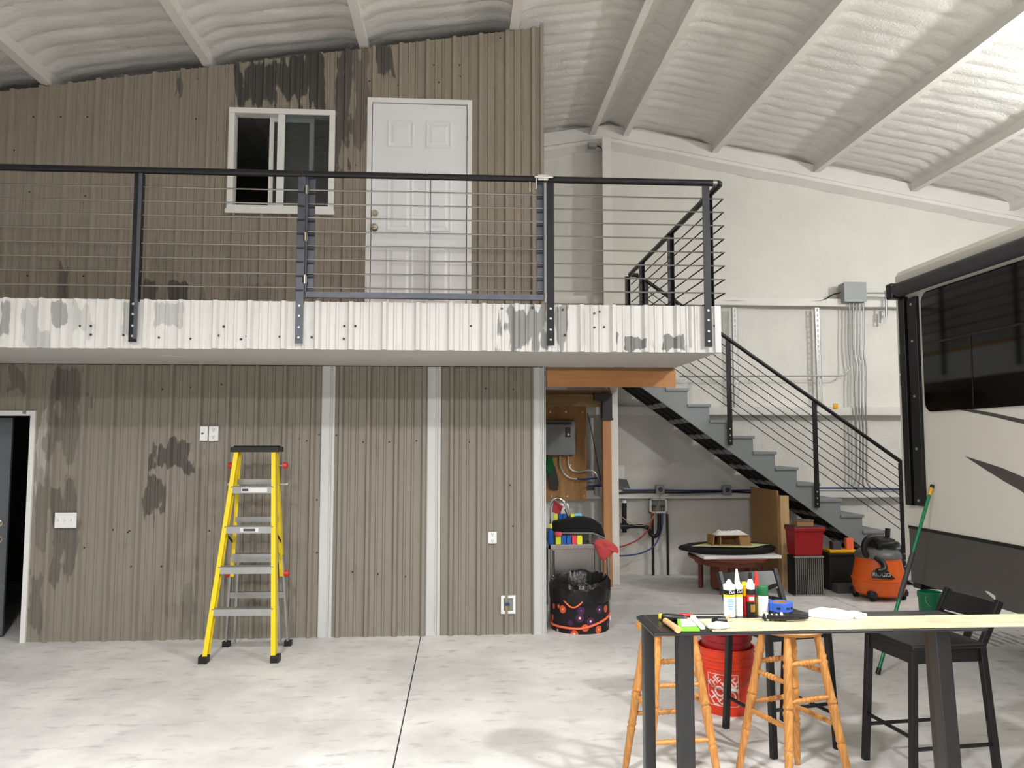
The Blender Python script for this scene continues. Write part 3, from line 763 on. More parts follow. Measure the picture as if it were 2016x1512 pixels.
# ================================================================== WALL PLATES ON THE LOWER WALL
def plate(name, u0, u1, v0, v1, label, cat, kind, group=None):
    a, b = atY(u0, v0, DW-.02), atY(u1, v1, DW-.02)
    x0, x1, z0, z1 = a.x, b.x, b.z, a.z
    o = thing(name, label, cat, ((x0+x1)/2, DW-.02, z0), group=group)
    MB().box(x0, x1, DW-.030, DW-.018, z0, z1).build('cover', 'white_plastic', o, bevel=.004)
    xm_, zm = (x0+x1)/2, (z0+z1)/2
    if kind == 'outlet':
        for dz in (-.032, .032):
            f = MB().cyl((xm_, DW-.029, zm+dz), (xm_, DW-.0335, zm+dz), .024, .023, 16).build('socket', 'white_plastic', o, smooth=True)
            for sx in (-.008, .008): MB().box(xm_+sx-.0018, xm_+sx+.0018, DW-.0345, DW-.033, zm+dz-.004, zm+dz+.010).build('slot', 'outlet_dark', f)
            MB().cyl((xm_, DW-.033, zm+dz-.012), (xm_, DW-.0345, zm+dz-.012), .004, n=8).build('slot', 'outlet_dark', f)
    if kind == 'cable':
        MB().cyl((xm_, DW-.029, zm), (xm_, DW-.045, zm), .010, .008, 8).build('connector', 'outlet_dark', o)
    if kind == 'switch':
        for sx in (-.055, 0, .055):
            f = MB().box(xm_+sx-.012, xm_+sx+.012, DW-.033, DW-.029, zm-.028, zm+.028).build('switch_field', 'white_plastic', o)
            MB().hexa([(xm_+sx-.005, DW-.034, zm-.006), (xm_+sx+.005, DW-.034, zm-.006), (xm_+sx+.005, DW-.034, zm+.012), (xm_+sx-.005, DW-.034, zm+.012)],
                      [(xm_+sx-.004, DW-.052, zm+.004), (xm_+sx+.004, DW-.052, zm+.004), (xm_+sx+.004, DW-.050, zm+.014), (xm_+sx-.004, DW-.050, zm+.014)]).build('toggle', 'white_plastic', f)
    return o
plate('light_switch_plate', 109, 151, 1009, 1039, 'white triple light switch plate by the lower grey door', 'switch', 'switch')
plate('cable_plate', 390, 409, 839, 868, 'white cable plate with one dark connector above the ladder', 'wall plate', 'cable')
plate('wall_outlet', 412, 430, 839, 868, 'white outlet beside the cable plate above the ladder', 'outlet', 'outlet')
plate('wall_outlet', 961, 978, 1047, 1070, 'white outlet on the ribbed wall above the plumbing box', 'outlet', 'outlet')
a, b = atY(986, 1172, DW-.02), atY(1015, 1208, DW-.02)
pb = thing('supply_box', 'white recessed plumbing box with one valve, low on the ribbed wall', 'plumbing box', ((a.x+b.x)/2, DW-.02, b.z))
bw = .026
MB().box(a.x, b.x, DW-.034, DW-.016, b.z, b.z+bw).box(a.x, b.x, DW-.034, DW-.016, a.z-bw, a.z).box(a.x, a.x+bw, DW-.034, DW-.016, b.z+bw, a.z-bw).box(b.x-bw, b.x, DW-.034, DW-.016, b.z+bw, a.z-bw).build('rim', 'white_plastic', pb, bevel=.003)
MB().box(a.x+bw, b.x-bw, DW-.018, DW-.014, b.z+bw, a.z-bw).build('back_panel', 'box_gray', pb)
xm_, zm = (a.x+b.x)/2, (a.z+b.z)/2
v_ = MB().cyl((xm_, DW-.03, zm-.05), (xm_, DW-.03, zm+.01), .010, n=10).build('valve', 'tube_gold', pb, smooth=True)
MB().box(xm_-.026, xm_+.012, DW-.045, DW-.035, zm-.005, zm+.018).build('valve_handle', 'blue_pipe', v_)

# ================================================================== OPEN BAY: HEATER, POST, PIPES
yk = DB-.17
a, b = atY(1060, 795, yk), atY(1155, 984, yk)
pw = MB().box(a.x, b.x, yk, yk+.02, b.z, a.z).build('plywood_board', 'plywood'); tag(pw, 'plywood backing board behind the grey water heater', 'board')
for u, v in ((1083,811),(1114,811),(1147,811),(1117,977),(1150,977),(1086,977),(1123,916)):
    q = atY(u, v, yk); MB().cyl((q.x, yk, q.z), (q.x, yk-.006, q.z), .016, .012, 8).build('screw_washer', 'screw', pw)
a, b = atY(1066, 828, yk-.12), atY(1133, 896, yk-.12)
wh = thing('water_heater', 'grey tankless water heater mounted on the plywood board', 'water heater', ((a.x+b.x)/2, yk, b.z))
MB().box(a.x, b.x, yk-.12, yk-.002, b.z, a.z).build('case', 'heater_gray', wh, bevel=.012)
MB().box(a.x+.06, b.x-.05, yk-.128, yk-.119, a.z-.055, a.z-.02).build('brand_bar', 'rv_black', wh)
q = atY(1118, 851, yk-.12)
cp = MB().box(q.x-.036, q.x+.036, yk-.130, yk-.118, q.z-.065, q.z+.065).build('control_panel', 'rv_black', wh, bevel=.01)
MB().cyl((q.x+.006, yk-.129, q.z-.03), (q.x+.006, yk-.145, q.z-.03), .022, .018, 14).build('dial', 'chrome', cp, smooth=True)
def curve(pts, n=6):
    P_ = [Vector(q) for q in pts]; out = []
    for i in range(len(P_)-1):
        p0 = P_[max(i-1, 0)]; p1 = P_[i]; p2 = P_[i+1]; p3 = P_[min(i+2, len(P_)-1)]
        for k in range(n):
            t = k/n
            out.append(.5*((2*p1)+(p2-p0)*t+(2*p0-5*p1+4*p2-p3)*t*t+(-p0+3*p1-3*p2+p3)*t**3))
    return out+[P_[-1]]
def px(Y, *uv): return [atY(u, v, Y) for u, v in uv]
yh = yk-.05
hs = MB().tube(curve(px(yh, (1103,898),(1103,915),(1110,932),(1122,941),(1136,943))), .013, 8).build('braided_hose', 'braid', smooth=True)
tag(hs, 'braided water hose curving left of the pair under the heater', 'hose')
MB().tube(curve(px(yh, (1136,943),(1150,944),(1166,942),(1186,940))), .012, 8).build('pipe_end', 'blue_pipe', hs, smooth=True)
hs = MB().tube(curve(px(yh, (1119,897),(1119,914),(1126,926),(1140,929),(1158,926),(1170,930),(1178,942))), .013, 8).build('braided_hose', 'braid', smooth=True)
tag(hs, 'braided water hose running right of the pair under the heater', 'hose')
q = atY(1082, 915, yk-.06)
gl = tag(MB().lathe([(.01,-.15),(.04,-.13),(.06,-.06),(.062,.02),(.045,.09),(.015,.12)], (q.x, q.y, q.z), 12, sx=.9, sy=.5).build('work_glove', 'green_cloth', smooth=True), 'green glove hanging beside the water heater hoses', 'glove')
q = atY(1086, 945, yk-.03)
m = MB()
pts = [(1077,915),(1093,918),(1100,950),(1098,966),(1082,962),(1078,940)]
poly = [(lambda r: (r.x, r.z))(atY(u, v, yk-.05)) for u, v in pts]
tag(m.prism(poly, yk-.075, yk-.03).build('work_cloth', 'gray_cloth', bevel=.015), 'dark grey rag hanging under the green glove', 'rag')
q = atY(1178, 966, yk-.02); cw = .055
bx_ = MB().box(q.x-cw, q.x+cw, q.y-.05, DB-.02, q.z-.055, q.z+.055).build('junction_box', 'box_gray', bevel=.004); tag(bx_, 'small grey junction box right of the plywood board', 'junction box')
tag(MB().tube(curve(px(yk-.03, (1155,958),(1165,957),(1187,955))), .014, 8).build('water_pipe', 'blue_pipe', smooth=True), 'short dark blue pipe ending at the small grey junction box', 'pipe')
tag(MB().tube(curve(px(yk-.03, (1156,812),(1165,850),(1175,905),(1183,948))), .005, 6).build('cable', 'black_plastic', smooth=True), 'thin dark cable slanting down beside the plywood board', 'cable')
# second beam inside the bay and its bracket, post
yb_ = 9.75
a, b = atY(1062, 776, yb_), atY(1188, 800, yb_)
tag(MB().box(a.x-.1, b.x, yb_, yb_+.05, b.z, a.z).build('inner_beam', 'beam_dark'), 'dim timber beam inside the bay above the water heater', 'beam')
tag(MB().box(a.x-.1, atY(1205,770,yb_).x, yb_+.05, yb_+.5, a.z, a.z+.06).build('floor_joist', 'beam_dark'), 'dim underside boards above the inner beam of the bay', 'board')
pa, pb_ = atY(1188, 1000, yb_-.05), atY(1205, 1000, yb_-.05)
wp = tag(MB().box(pa.x, pb_.x, yb_-.06, yb_+.04, 0, atY(1195,826,yb_-.05).z).build('timber_post', 'post_wood', bevel=.004), 'orange brown timber post left of the white steel column', 'post')
za = atY(1195, 826, yb_-.06).z; zb_ = atY(1195, 780, yb_-.06).z
br = tag(MB().prism([(pa.x-.01, za-.005), (pb_.x+.012, za-.005), (pb_.x+.012, zb_+.04), (pa.x-.11, zb_+.04), (pa.x-.11, zb_-.05), (pa.x-.01, zb_-.06)], yb_-.075, yb_+.05).build('post_bracket', 'black_plastic', bevel=.006), 'black steel bracket on top of the timber post', 'bracket')
MB().box(pa.x-.02, pb_.x+.02, yb_-.082, yb_-.074, za-.01, za+.02).build('bracket_lip', 'black_plastic', br)
pc_ = atY(1213, 1000, yb_-.0).x
tag(MB().box(pc_-.055, pc_+.05, yb_+.06, yb_+.16, 0, atY(1213,768,yb_).z+.15).build('steel_column', 'foam_steel', bevel=.006), 'white painted column right of the timber post', 'column')

# pipes and boxes along the girt under the stairs
yg = DB-.19; zg3 = 1.09+.10
def run(name, mat, r, label, cat, pts, Y=yg):
    return tag(MB().tube(curve(px(Y, *pts)), r, 8).build(name, mat, smooth=True), label, cat)
run('water_pipe', 'blue_pipe', .012, 'dark blue pipe lying on the girt under the stairs', 'pipe', [(1226,965),(1300,965),(1380,966),(1480,965)])
run('conduit', 'black_pipe', .012, 'black conduit lying on the girt below the dark blue pipe', 'conduit', [(1212,971),(1260,969),(1340,970),(1420,968),(1480,970)])
run('conduit', 'conduit', .009, 'thin bright conduit on the girt right of the outlet box', 'conduit', [(1316,973),(1370,973),(1424,970)], yg-.02)
run('water_pipe', 'blue_pipe', .014, 'blue pipe lying on the girt behind the stair rods', 'pipe', [(1595,961),(1660,961),(1720,962),(1830,964)])
for u0, u1, v0, v1, lb in ((1291,1308,955,972,'small metal outlet box on the girt above the washer box'), (1423,1440,955,974,'small metal outlet box on the girt beside the leaning plywood sheet')):
    a, b = atY(u0, v0, yg-.03), atY(u1, v1, yg-.03)
    o = tag(MB().box(a.x, b.x, yg-.05, yg+.03, b.z, a.z).build('outlet_box', 'box_gray', bevel=.004), lb, 'outlet box')
    MB().cyl(((a.x+b.x)/2, yg-.05, (a.z+b.z)/2), ((a.x+b.x)/2, yg-.056, (a.z+b.z)/2), .032, n=14).build('socket', 'outlet_dark', o)
# washer supply box
yw = DB-.10
a, b = atY(1279, 981, yw), atY(1313, 1010, yw)
wbx = thing('washer_box', 'white washer supply box with two valves on the foam wall', 'plumbing box', ((a.x+b.x)/2, yw, b.z))
bw = .022
MB().box(a.x, b.x, yw-.02, yw+.06, b.z, b.z+bw).box(a.x, b.x, yw-.02, yw+.06, a.z-bw, a.z).box(a.x, a.x+bw, yw-.02, yw+.06, b.z, a.z).box(b.x-bw, b.x, yw-.02, yw+.06, b.z, a.z).build('rim', 'white_plastic', wbx, bevel=.003)
MB().box(a.x, b.x, yw+.05, yw+.06, b.z, a.z).build('back_panel', 'box_gray', wbx)
for f in (.24, .76):
    x = a.x+(b.x-a.x)*f; v_ = MB().cyl((x, yw+.02, b.z+.02), (x, yw+.02, b.z+.10), .012, n=8).build('valve', 'tube_gold', wbx, smooth=True)
    MB().box(x-.03, x+.03, yw-.002, yw+.012, b.z+.085, b.z+.105).build('valve_handle', 'outlet_dark', v_)
for u, lb in ((1285, 'left black strut under the washer supply box'), (1314, 'right black strut under the washer supply box')):
    a = atY(u, 1012, yw); tag(MB().box(a.x-.014, a.x+.014, yw+.004, yw+.03, 0, a.z).build('strut', 'black_plastic'), lb, 'strut')
dp = thing('drain_pipe', 'black plastic drain pipe with trap beside the washer supply box', 'pipe', tuple(atY(1229, 1048, yw)))
MB().tube(px(yw-.03, (1229,1048),(1229,990)), .034, 12).build('riser', 'black_pipe', dp, smooth=True)
MB().tube(px(yw-.03, (1229,990),(1229,985)), .028, 12).build('pipe_cap', 'white_plastic', dp, smooth=True)
MB().tube(curve(px(yw-.03, (1229,1038),(1245,1036),(1265,1036),(1276,1040),(1280,1050),(1288,1056),(1296,1050),(1298,1036),(1298,1012))), .028, 10).build('trap', 'black_pipe', dp, smooth=True)
MB().tube(px(yw-.03, (1222,1036),(1237,1036)), .042, 12).build('tee', 'black_pipe', dp, smooth=True)
run('water_hose', 'red_pipe', .010, 'red water line sagging from the washer box to the sink cart', 'hose', [(1285,1010),(1282,1032),(1270,1050),(1250,1066),(1220,1077),(1196,1080)], yw-.08)
run('water_hose', 'blue_pipe', .010, 'blue water line sagging from the washer box to the sink cart', 'hose', [(1304,1010),(1303,1040),(1290,1072),(1265,1088),(1230,1094),(1196,1093)], yw-.12)
run('cord', 'cord_tan', .006, 'tan cord drooping from the outlet box across the column', 'cord', [(1300,972),(1297,990),(1285,1020),(1268,1034),(1245,1032),(1222,1016),(1202,998)], yw-.16)
for i, (u, v) in enumerate(((1221, 930), (1225, 950))):
    q = atY(u, v, DB-.16)
    if i == 0: tag(MB().box(q.x-.06, q.x+.06, q.y, q.y+.02, q.z-.08, q.z+.10).build('paper_stack', 'paper'), 'white papers leaning on the foam wall by the column', 'paper')
    else: tag(MB().hexa([(q.x-.07, q.y-.05, q.z-.06), (q.x+.10, q.y-.05, q.z-.08), (q.x+.10, q.y+.02, q.z-.08), (q.x-.07, q.y+.02, q.z-.06)], [(q.x-.07, q.y-.03, q.z+.05), (q.x+.06, q.y-.03, q.z+.04), (q.x+.06, q.y+.02, q.z+.04), (q.x-.07, q.y+.02, q.z+.05)]).build('leaflet', 'slot_gray'), 'dark leaflet on the girt below the white papers', 'paper')

# ---- electrical run at the right of the rear wall
ye = DB-.20
a, b = atY(1662, 556, ye-.06), atY(1705, 594, ye-.06)
jb = thing('junction_box', 'large grey junction box on the girt above the conduits', 'junction box', ((a.x+b.x)/2, ye, b.z))
MB().box(a.x, b.x, ye-.06, ye+.12, b.z, a.z).build('box', 'box_gray', jb, bevel=.004)
MB().box(a.x-.008, b.x+.008, ye-.068, ye-.059, b.z-.004, a.z+.008).build('cover', 'box_gray', jb, bevel=.002)
for i, (u, lb) in enumerate(((1673, 'leftmost'), (1680, 'second'), (1687, 'middle'), (1693, 'fourth'), (1700, 'rightmost'))):
    e = (1665, 1676, 1690, 1702, 1716)[i]
    pts = [(u, 594), (u, 640), (u+1, 695), (u+6-2*i*.3, 720), (u+4, 745), (u+4, 800), (u+6, 850), (u+6, 930), (u+4+(i-2)*1.5, 950), (e, 962)]
    if i == 0:
        c = tag(MB().tube(curve(px(ye, (1673,594),(1673,690),(1673,722),(1666,736),(1650,740),(1600,740),(1450,741),(1338,741))), .011, 8).build('conduit', 'conduit', smooth=True), 'conduit turning left across the foam wall from the large junction box', 'conduit')
    else:
        c = tag(MB().tube(curve(px(ye, *pts)), .0125, 8).build('conduit', 'conduit', smooth=True), '%s of the five bent conduits dropping from the large junction box' % lb, 'conduit')
tag(MB().tube(curve(px(ye, (1705,577),(1740,577),(1800,578))), .012, 8).build('conduit', 'conduit', smooth=True), 'upper short conduit leaving the junction box to the right', 'conduit')
tag(MB().tube(curve(px(ye, (1705,587),(1740,587),(1800,588))), .012, 8).build('conduit', 'conduit', smooth=True), 'lower short conduit leaving the junction box to the right', 'conduit')
tag(MB().tube(px(ye-.03, (1744,572),(1745,624)), .016, 8).build('conduit', 'conduit', smooth=True), 'short vertical conduit stub beside the travel trailer top', 'conduit')
run('cable', 'black_pipe', .010, 'dark cable lying along the top girt to the junction box', 'cable', [(1206,589),(1300,590),(1430,592),(1560,593),(1615,592),(1640,580),(1664,574)], ye+.06)
run('cable', 'black_pipe', .009, 'dark cable along the girt at the walkway end', 'cable', [(1090,592),(1130,595),(1170,590),(1190,583)], ye+.06)
# perforated struts
def strut(u0, v0, u1, v1, lb):
    a, b = atY(u0, v0, DB-.14), atY(u1, v1, DB-.14); m = MB(); x0, x1 = b.x-.035, b.x+.035
    n = int((a.z-b.z)/.07); y = DB-.15
    o = thing('strut_channel', lb, 'strut', (b.x, y, b.z))
    m.box(x0, x0+.022, y, y+.004, b.z, a.z).box(x1-.022, x1, y, y+.004, b.z, a.z).box(x0, x0+.004, y, y+.04, b.z, a.z).box(x1-.004, x1, y, y+.04, b.z, a.z)
    for k in range(n+1):
        z = b.z+(a.z-b.z)*k/n; m.box(x0+.02, x1-.02, y, y+.004, max(b.z, z-.016), min(a.z, z+.016))
    m.build('channel', 'trim_zinc', o)
    return o
strut(1447, 606, 1450, 802, 'perforated steel strut on the foam wall near the walkway corner')
strut(1610, 606, 1614, 800, 'perforated steel strut on the foam wall left of the conduits')
strut(1737, 612, 1738, 636, 'short perforated strut end near the travel trailer roof')
q = atY(1165, 287, DB-.25)
o = tag(MB().box(q.x-.05, q.x+.06, q.y-.05, q.y+.06, q.z-.03, q.z+.03).build('junction_box', 'box_gray', bevel=.004), 'small grey box under the ridge purlins', 'junction box')
MB().tube(curve(px(DB-.22, (1170,287),(1182,290),(1186,300),(1186,312))), .010, 8).build('cable', 'black_pipe', o, smooth=True)
q = atY(1645, 800, DB-.16); tag(MB().box(q.x-.03, q.x+.03, q.y-.01, q.y+.01, q.z-.03, q.z+.04).build('label_tag', 'tube_amber'), 'small yellow tag on the middle girt left of the conduits', 'tag')

# ================================================================== SINK CART AND BIN
yc0, yc1 = 7.92, 8.40
a, b = atY(1080, 1060, yc0), atY(1178, 1075, yc0)
ct = thing('sink_cart', 'stainless utility sink on legs in the open bay, behind the bagged bin', 'sink', ((a.x+b.x)/2, 8.15, 0))
zt = atY(1130, 1072, yc0).z
x0, x1 = a.x, atY(1203, 1100, yc0).x
MB().box(x0, x1-.0, yc0, yc0+.025, zt-.045, zt).box(x0, x1, yc1-.025, yc1, zt-.045, zt+.12).box(x0, x0+.025, yc0, yc1, zt-.045, zt+.0).box(x1-.025, x1, yc0, yc1, zt-.045, zt).build('rim', 'stainless', ct, bevel=.004)
MB().box(x0+.06, x1-.16, yc0+.04, yc1-.04, zt-.32, zt-.31).box(x0+.06, x0+.066, yc0+.04, yc1-.04, zt-.32, zt-.01).box(x1-.166, x1-.16, yc0+.04, yc1-.04, zt-.32, zt-.01).box(x0+.06, x1-.16, yc0+.04, yc0+.046, zt-.32, zt-.01).box(x0+.06, x1-.16, yc1-.046, yc1-.04, zt-.32, zt-.01).build('basin', 'stainless', ct)
MB().box(x0+.02, x1-.02, yc0+.02, yc0+.04, zt-.06, zt-.045).build('apron', 'stainless', ct)
for x in (x0+.03, x1-.025):
    for y in (yc0+.03, yc1-.03):
        l_ = MB().cyl((x, y, .05), (x, y, zt-.04), .017, n=12).build('leg', 'stainless', ct, smooth=True)
        MB().cyl((x, y, 0), (x, y, .07), .022, .025, 12).build('foot', 'white_plastic', l_, smooth=True)
for x in (x0+.11, x0+.16): MB().cyl((x, yc0+.2, .25), (x, yc0+.2, zt-.3), .015, n=10).build('drain_tube', 'stainless', ct, smooth=True)
fa = MB().tube(curve(px(8.3, (1084,1050),(1082,1010),(1084,992),(1094,981),(1106,984),(1115,998),(1120,1020))), .013, 10).build('faucet', 'chrome', ct, smooth=True)
MB().tube(px(8.3, (1114,1002),(1121,1022)), .020, 10).build('spray_head', 'stainless', fa, smooth=True)
# a rack frame on the sink edge
MB().tube(px(8.02, (1100,1050),(1168,1050)), .010, 6).tube(px(8.02, (1162,1050),(1162,1073)), .012, 6).tube([atY(1168,1050,8.02), atY(1190,1060,7.94)], .012, 6).build('rack', 'stainless', ct, smooth=True)
q0, q1 = atY(1108, 1048, 8.28), atY(1190, 1020, 8.28)
zl = zt+.12
m = MB()
lidpts = [(1090,1048),(1090,1030),(1096,1024),(1140,1016),(1168,1022),(1182,1032),(1190,1056),(1184,1056),(1176,1048)]
poly = [(lambda r: (r.x, r.z))(atY(u, v, 8.20)) for u, v in lidpts]
tag(m.prism(poly, 8.12, 8.36).build('folded_towel', 'black_cloth', bevel=.018, seg=3), 'black folded towel draped over the back of the sink', 'towel')
def sponge(u0, u1, v0, v1, Y, mat, lb):
    a, b = atY(u0, v0, Y), atY(u1, v1, Y); g = (b.x-a.x)*.12
    m = MB().box(a.x, b.x, Y, Y+.05, b.z, a.z-g*.6).box(a.x+g, (a.x+b.x)/2-g*.6, Y, Y+.05, a.z-g*.6, a.z).box((a.x+b.x)/2+g*.6, b.x-g, Y, Y+.05, a.z-g*.6, a.z)
    tag(m.build('sponge', mat, bevel=.004), lb, 'sponge', 'dish sponges at the sink')
Ysp = 7.955
MB().box(x0+.03, x1-.16, yc0+.027, yc0+.10, zt-.012, zt-.0005).build('drain_ledge', 'stainless', ct)
for u0, u1, mt, lb in ((1094.5,1104.5,'sponge_yellow','leftmost yellow sponge in the lower row on the sink edge'),(1105.5,1115,'sponge_blue','left blue sponge in the lower row on the sink edge'),(1116,1125,'sponge_blue','right blue sponge in the lower row on the sink edge'),(1126.5,1135.5,'sponge_pink','pink sponge in the lower row on the sink edge'),(1136.5,1146.5,'sponge_yellow','rightmost yellow sponge in the lower row on the sink edge')):
    sponge(u0, u1, 1055, 1071.5, Ysp, mt, lb)
for u0, u1, mt, lb in ((1091,1098,'sponge_yellow','left yellow sponge on the black towel'),(1099.5,1107,'sponge_blue','left blue sponge on the black towel'),(1108,1115,'sponge_blue','right blue sponge on the black towel'),(1124,1131,'sponge_yellow','right yellow sponge on the black towel')):
    sponge(u0, u1, 1012, 1024, 8.22, mt, lb)
a, b = atY(1131, 1010, 8.24), atY(1145, 1020, 8.24)
tag(MB().cyl((a.x, 8.26, (a.z+b.z)/2), (b.x, 8.26, (a.z+b.z)/2), .025, n=12).build('paper_roll', 'tube_blue', smooth=True), 'pale blue roll on the black towel', 'roll')
q = atY(1112, 1002, 8.40)
tag(MB().box(q.x-.06, q.x+.05, 8.42, 8.46, q.z-.10, q.z+.06).build('soap_jug', 'white_plastic', bevel=.02), 'white jug standing behind the faucet', 'jug')
q = atY(1096, 997, 8.40)
tag(MB().hexa([(q.x-.05, 8.395, q.z-.06), (q.x+.03, 8.395, q.z-.09), (q.x+.03, 8.41, q.z-.09), (q.x-.05, 8.41, q.z-.06)], [(q.x-.03, 8.395, q.z+.07), (q.x+.07, 8.395, q.z+.0), (q.x+.07, 8.41, q.z), (q.x-.03, 8.41, q.z+.07)]).build('wipe_packet', 'red_cloth'), 'red packet tilted behind the faucet', 'packet')
q = atY(1084, 1035, 7.98)
sb = MB().lathe([(.03, 0), (.032, .02), (.03, .12), (.014, .15), (.014, .17)], (q.x, q.y, zt+.001), 14).build('soap_bottle', 'sponge_blue', smooth=True); tag(sb, 'small blue dish soap bottle at the left of the sink', 'bottle')
MB().cyl((q.x, q.y, zt+.16), (q.x, q.y, zt+.205), .018, .014, 12).build('bottle_cap', 'sponge_yellow', sb, smooth=True)
q = atY(1099, 1051, 7.95); tag(MB().lathe([(.012,-.02),(.035,-.018),(.04,0),(.034,.018),(.012,.02)], tuple(q), 14).build('scrub_ring', 'sponge_pink', smooth=True), 'pink scrubber on the sink rack above the sponges', 'scrubber')
# red towel hanging over the sink's right edge
rag = []
outl = [(1166,1066),(1176,1060),(1192,1062),(1208,1068),(1221,1080),(1218,1094),(1212,1084),(1206,1092),(1190,1106),(1182,1104),(1174,1086)]
m = MB(); n = len(outl)
cen = atY(1190, 1078, 7.90)
fr_ = [atY(u, v, 7.88+.012*math.sin(i*2.1)) for i, (u, v) in enumerate(outl)]
inn = [cen+(q-cen)*.55+Vector((0, -.022-.012*math.cos(i*2.6), 0)) for i, q in enumerate(fr_)]
bk = [q+Vector((0, .03, 0)) for q in fr_]
m.v = [tuple(q) for q in fr_+inn+bk]+[tuple(cen+Vector((0, -.03, .005)))]
for i in range(n):
    j = (i+1) % n
    m.f += [(i, j, n+j, n+i), (n+i, n+j, 3*n), (2*n+j, 2*n+i, i, j)][:2]; m.f.append((i, 2*n+i, 2*n+j, j))
m.f.append(tuple(range(2*n, 3*n)))
o = m.build('hand_towel', 'red_cloth', smooth=True); o.modifiers.new('sub', 'SUBSURF').render_levels = 2
tag(o, 'coral red towel hanging off the right edge of the sink', 'towel')
# bin
yb2 = 7.62; xb0, xb1 = atY(1084, 1180, yb2).x, atY(1199, 1180, yb2).x
cxb = (xb0+xb1)/2; rb = (xb1-xb0)/2
bn = thing('trash_bin', 'pop-up bin of pumpkin print cloth lined with a black bag', 'bin', (cxb, yb2, 0))
zbt = atY(1140, 1180, yb2-rb).z
MB().lathe([(rb*.97, 0), (rb*.99, .1), (rb*.97, .3), (rb*.99, zbt), (rb*.93, zbt), (rb*.93, .02)], (cxb, yb2, 0), 40).build('cloth_body', 'pumpkin_cloth', bn, smooth=True)
ztp = atY(1140, 1140, yb2).z
m = MB(); nn = 120
prof = [(1.0, zbt-.06), (1.02, zbt-.03), (1.03, zbt+.0), (1.04, zbt+.04), (1.04, zbt+.08), (1.03, ztp-.05), (1.02, ztp-.02), (.96, ztp+.01), (.90, ztp+.0), (.86, ztp-.02), (.83, ztp-.05), (.80, ztp-.10), (.76, ztp-.15), (.70, ztp-.22)]
random.seed(9)
for i, (r_, z) in enumerate(prof):
    for k in range(nn):
        th = 2*pi*k/nn
        wr = .026*mn.noise((cos(th)*4, sin(th)*4, i*.45))+.030*abs(mn.noise((cos(th)*9, sin(th)*9, i*.8)))+(.035 if i > 6 else .012)*mn.noise((cos(th)*22, sin(th)*22, i*1.3))
        m.v.append((cxb+rb*(r_+wr)*cos(th), yb2+rb*(r_+wr)*sin(th), z+(.025*mn.noise((cos(th)*2.5, sin(th)*2.5, 5)) if i in (0, 6, 7) else 0)+wr*.4+(.03*sin(th*1.0+.6) if i in (6, 7, 8) else 0)))
for i in range(len(prof)-1):
    for k in range(nn): m.f.append((i*nn+k, i*nn+(k+1) % nn, (i+1)*nn+(k+1) % nn, (i+1)*nn+k))
m.f.append(tuple(range((len(prof)-1)*nn, len(prof)*nn)))
m.build('bin_bag', 'black_bag', bn, smooth=True)
hoop = [(cxb+rb*1.0*cos(t_), yb2+rb*1.0*sin(t_), .055+.09*(max(0, cos(t_)+.2)/1.2)**1.3) for t_ in [pi*1.0+pi*k/24 for k in range(25)]]
MB().tube(hoop, .011, 8).build('orange_hoop', 'orange_trim', bn, smooth=True)
q0 = [(cxb+rb*1.01*cos(t_), yb2+rb*1.01*sin(t_), zbt-.02-.06*sin((t_-pi*1.28)/(pi*.2)*pi)) for t_ in [pi*(1.28+.2*k/8) for k in range(9)]]
MB().tube(q0, .008, 6).build('orange_strap', 'orange_trim', bn, smooth=True)
# ================================================================== UNDER THE STAIRS
ov = thing('wood_partition', 'plywood partition with a pale stud edge standing under the stairs', 'partition', (4.05, 9.95, 0))
MB().box(3.97, 3.99, 9.52, 10.42, 0, 1.20).build('sheet', 'osb', ov)
MB().box(3.985, 4.095, 9.46, 9.52, 0, 1.14).build('stud', 'stud_wood', ov, bevel=.003)
MB().box(3.99, 4.10, 10.38, 10.42, 0, .75).build('stud', 'stud_wood', ov, bevel=.003)
# round coffee table
tc = (3.31, 9.42)
rt = thing('round_table', 'low round reddish brown table under the stairs', 'table', (tc[0], tc[1], 0))
MB().lathe([(.44, .385), (.49, .39), (.505, .405), (.505, .425), (.495, .432), (.0, .432)], (tc[0], tc[1], 0), 40).build('table_top', 'table_wood', rt, smooth=True)
for k in range(4):
    th = pi/4+k*pi/2+.25; x, y = tc[0]+.36*cos(th), tc[1]+.36*sin(th)
    MB().box(-.05, .05, -.02, .02, 0, .385).move(Matrix.Translation((x, y, 0)) @ Matrix.Rotation(th+pi/2, 4, 'Z')).build('leg', 'table_wood', rt, bevel=.003)
MB().lathe([(.24, .04), (.24, .385)], (tc[0], tc[1], 0), 24).build('drum', 'table_wood', rt, smooth=True)
MB().lathe([(.42, .33), (.44, .385)], (tc[0], tc[1], 0), 36).build('apron', 'table_wood', rt, smooth=True)
zt_ = .432
a, b = atY(1384, 1090, 9.05), atY(1537, 1088, 9.05)
tag(MB().box(a.x, b.x, 9.02, 9.75, zt_+.001, zt_+.037).build('white_board', 'white_plastic', bevel=.003), 'white shelf board lying on the low round table', 'board')
zt_ += .038
m = MB(); nn = 40
cc = atY(1432, 1075, 9.45)
prof = [(.0, .0), (.86, .0), (.97, .012), (1.0, .035), (.96, .055), (.8, .062), (0, .060)]
for i, (r_, z) in enumerate(prof):
    for k in range(nn):
        th = 2*pi*k/nn; m.v.append((cc.x+.60*r_*cos(th)*(1+.05*mn.noise((cos(th)*2, sin(th)*2, 1))), 9.45+.40*r_*sin(th), zt_+z+.02*max(0, cos(th-1.0))*r_))
for i in range(len(prof)-1):
    for k in range(nn): m.f.append((i*nn+k, i*nn+(k+1) % nn, (i+1)*nn+(k+1) % nn, (i+1)*nn+k))
tag(m.build('seat_cushion', 'black_cloth', smooth=True), 'flat black cushion on the white board of the round table', 'cushion')
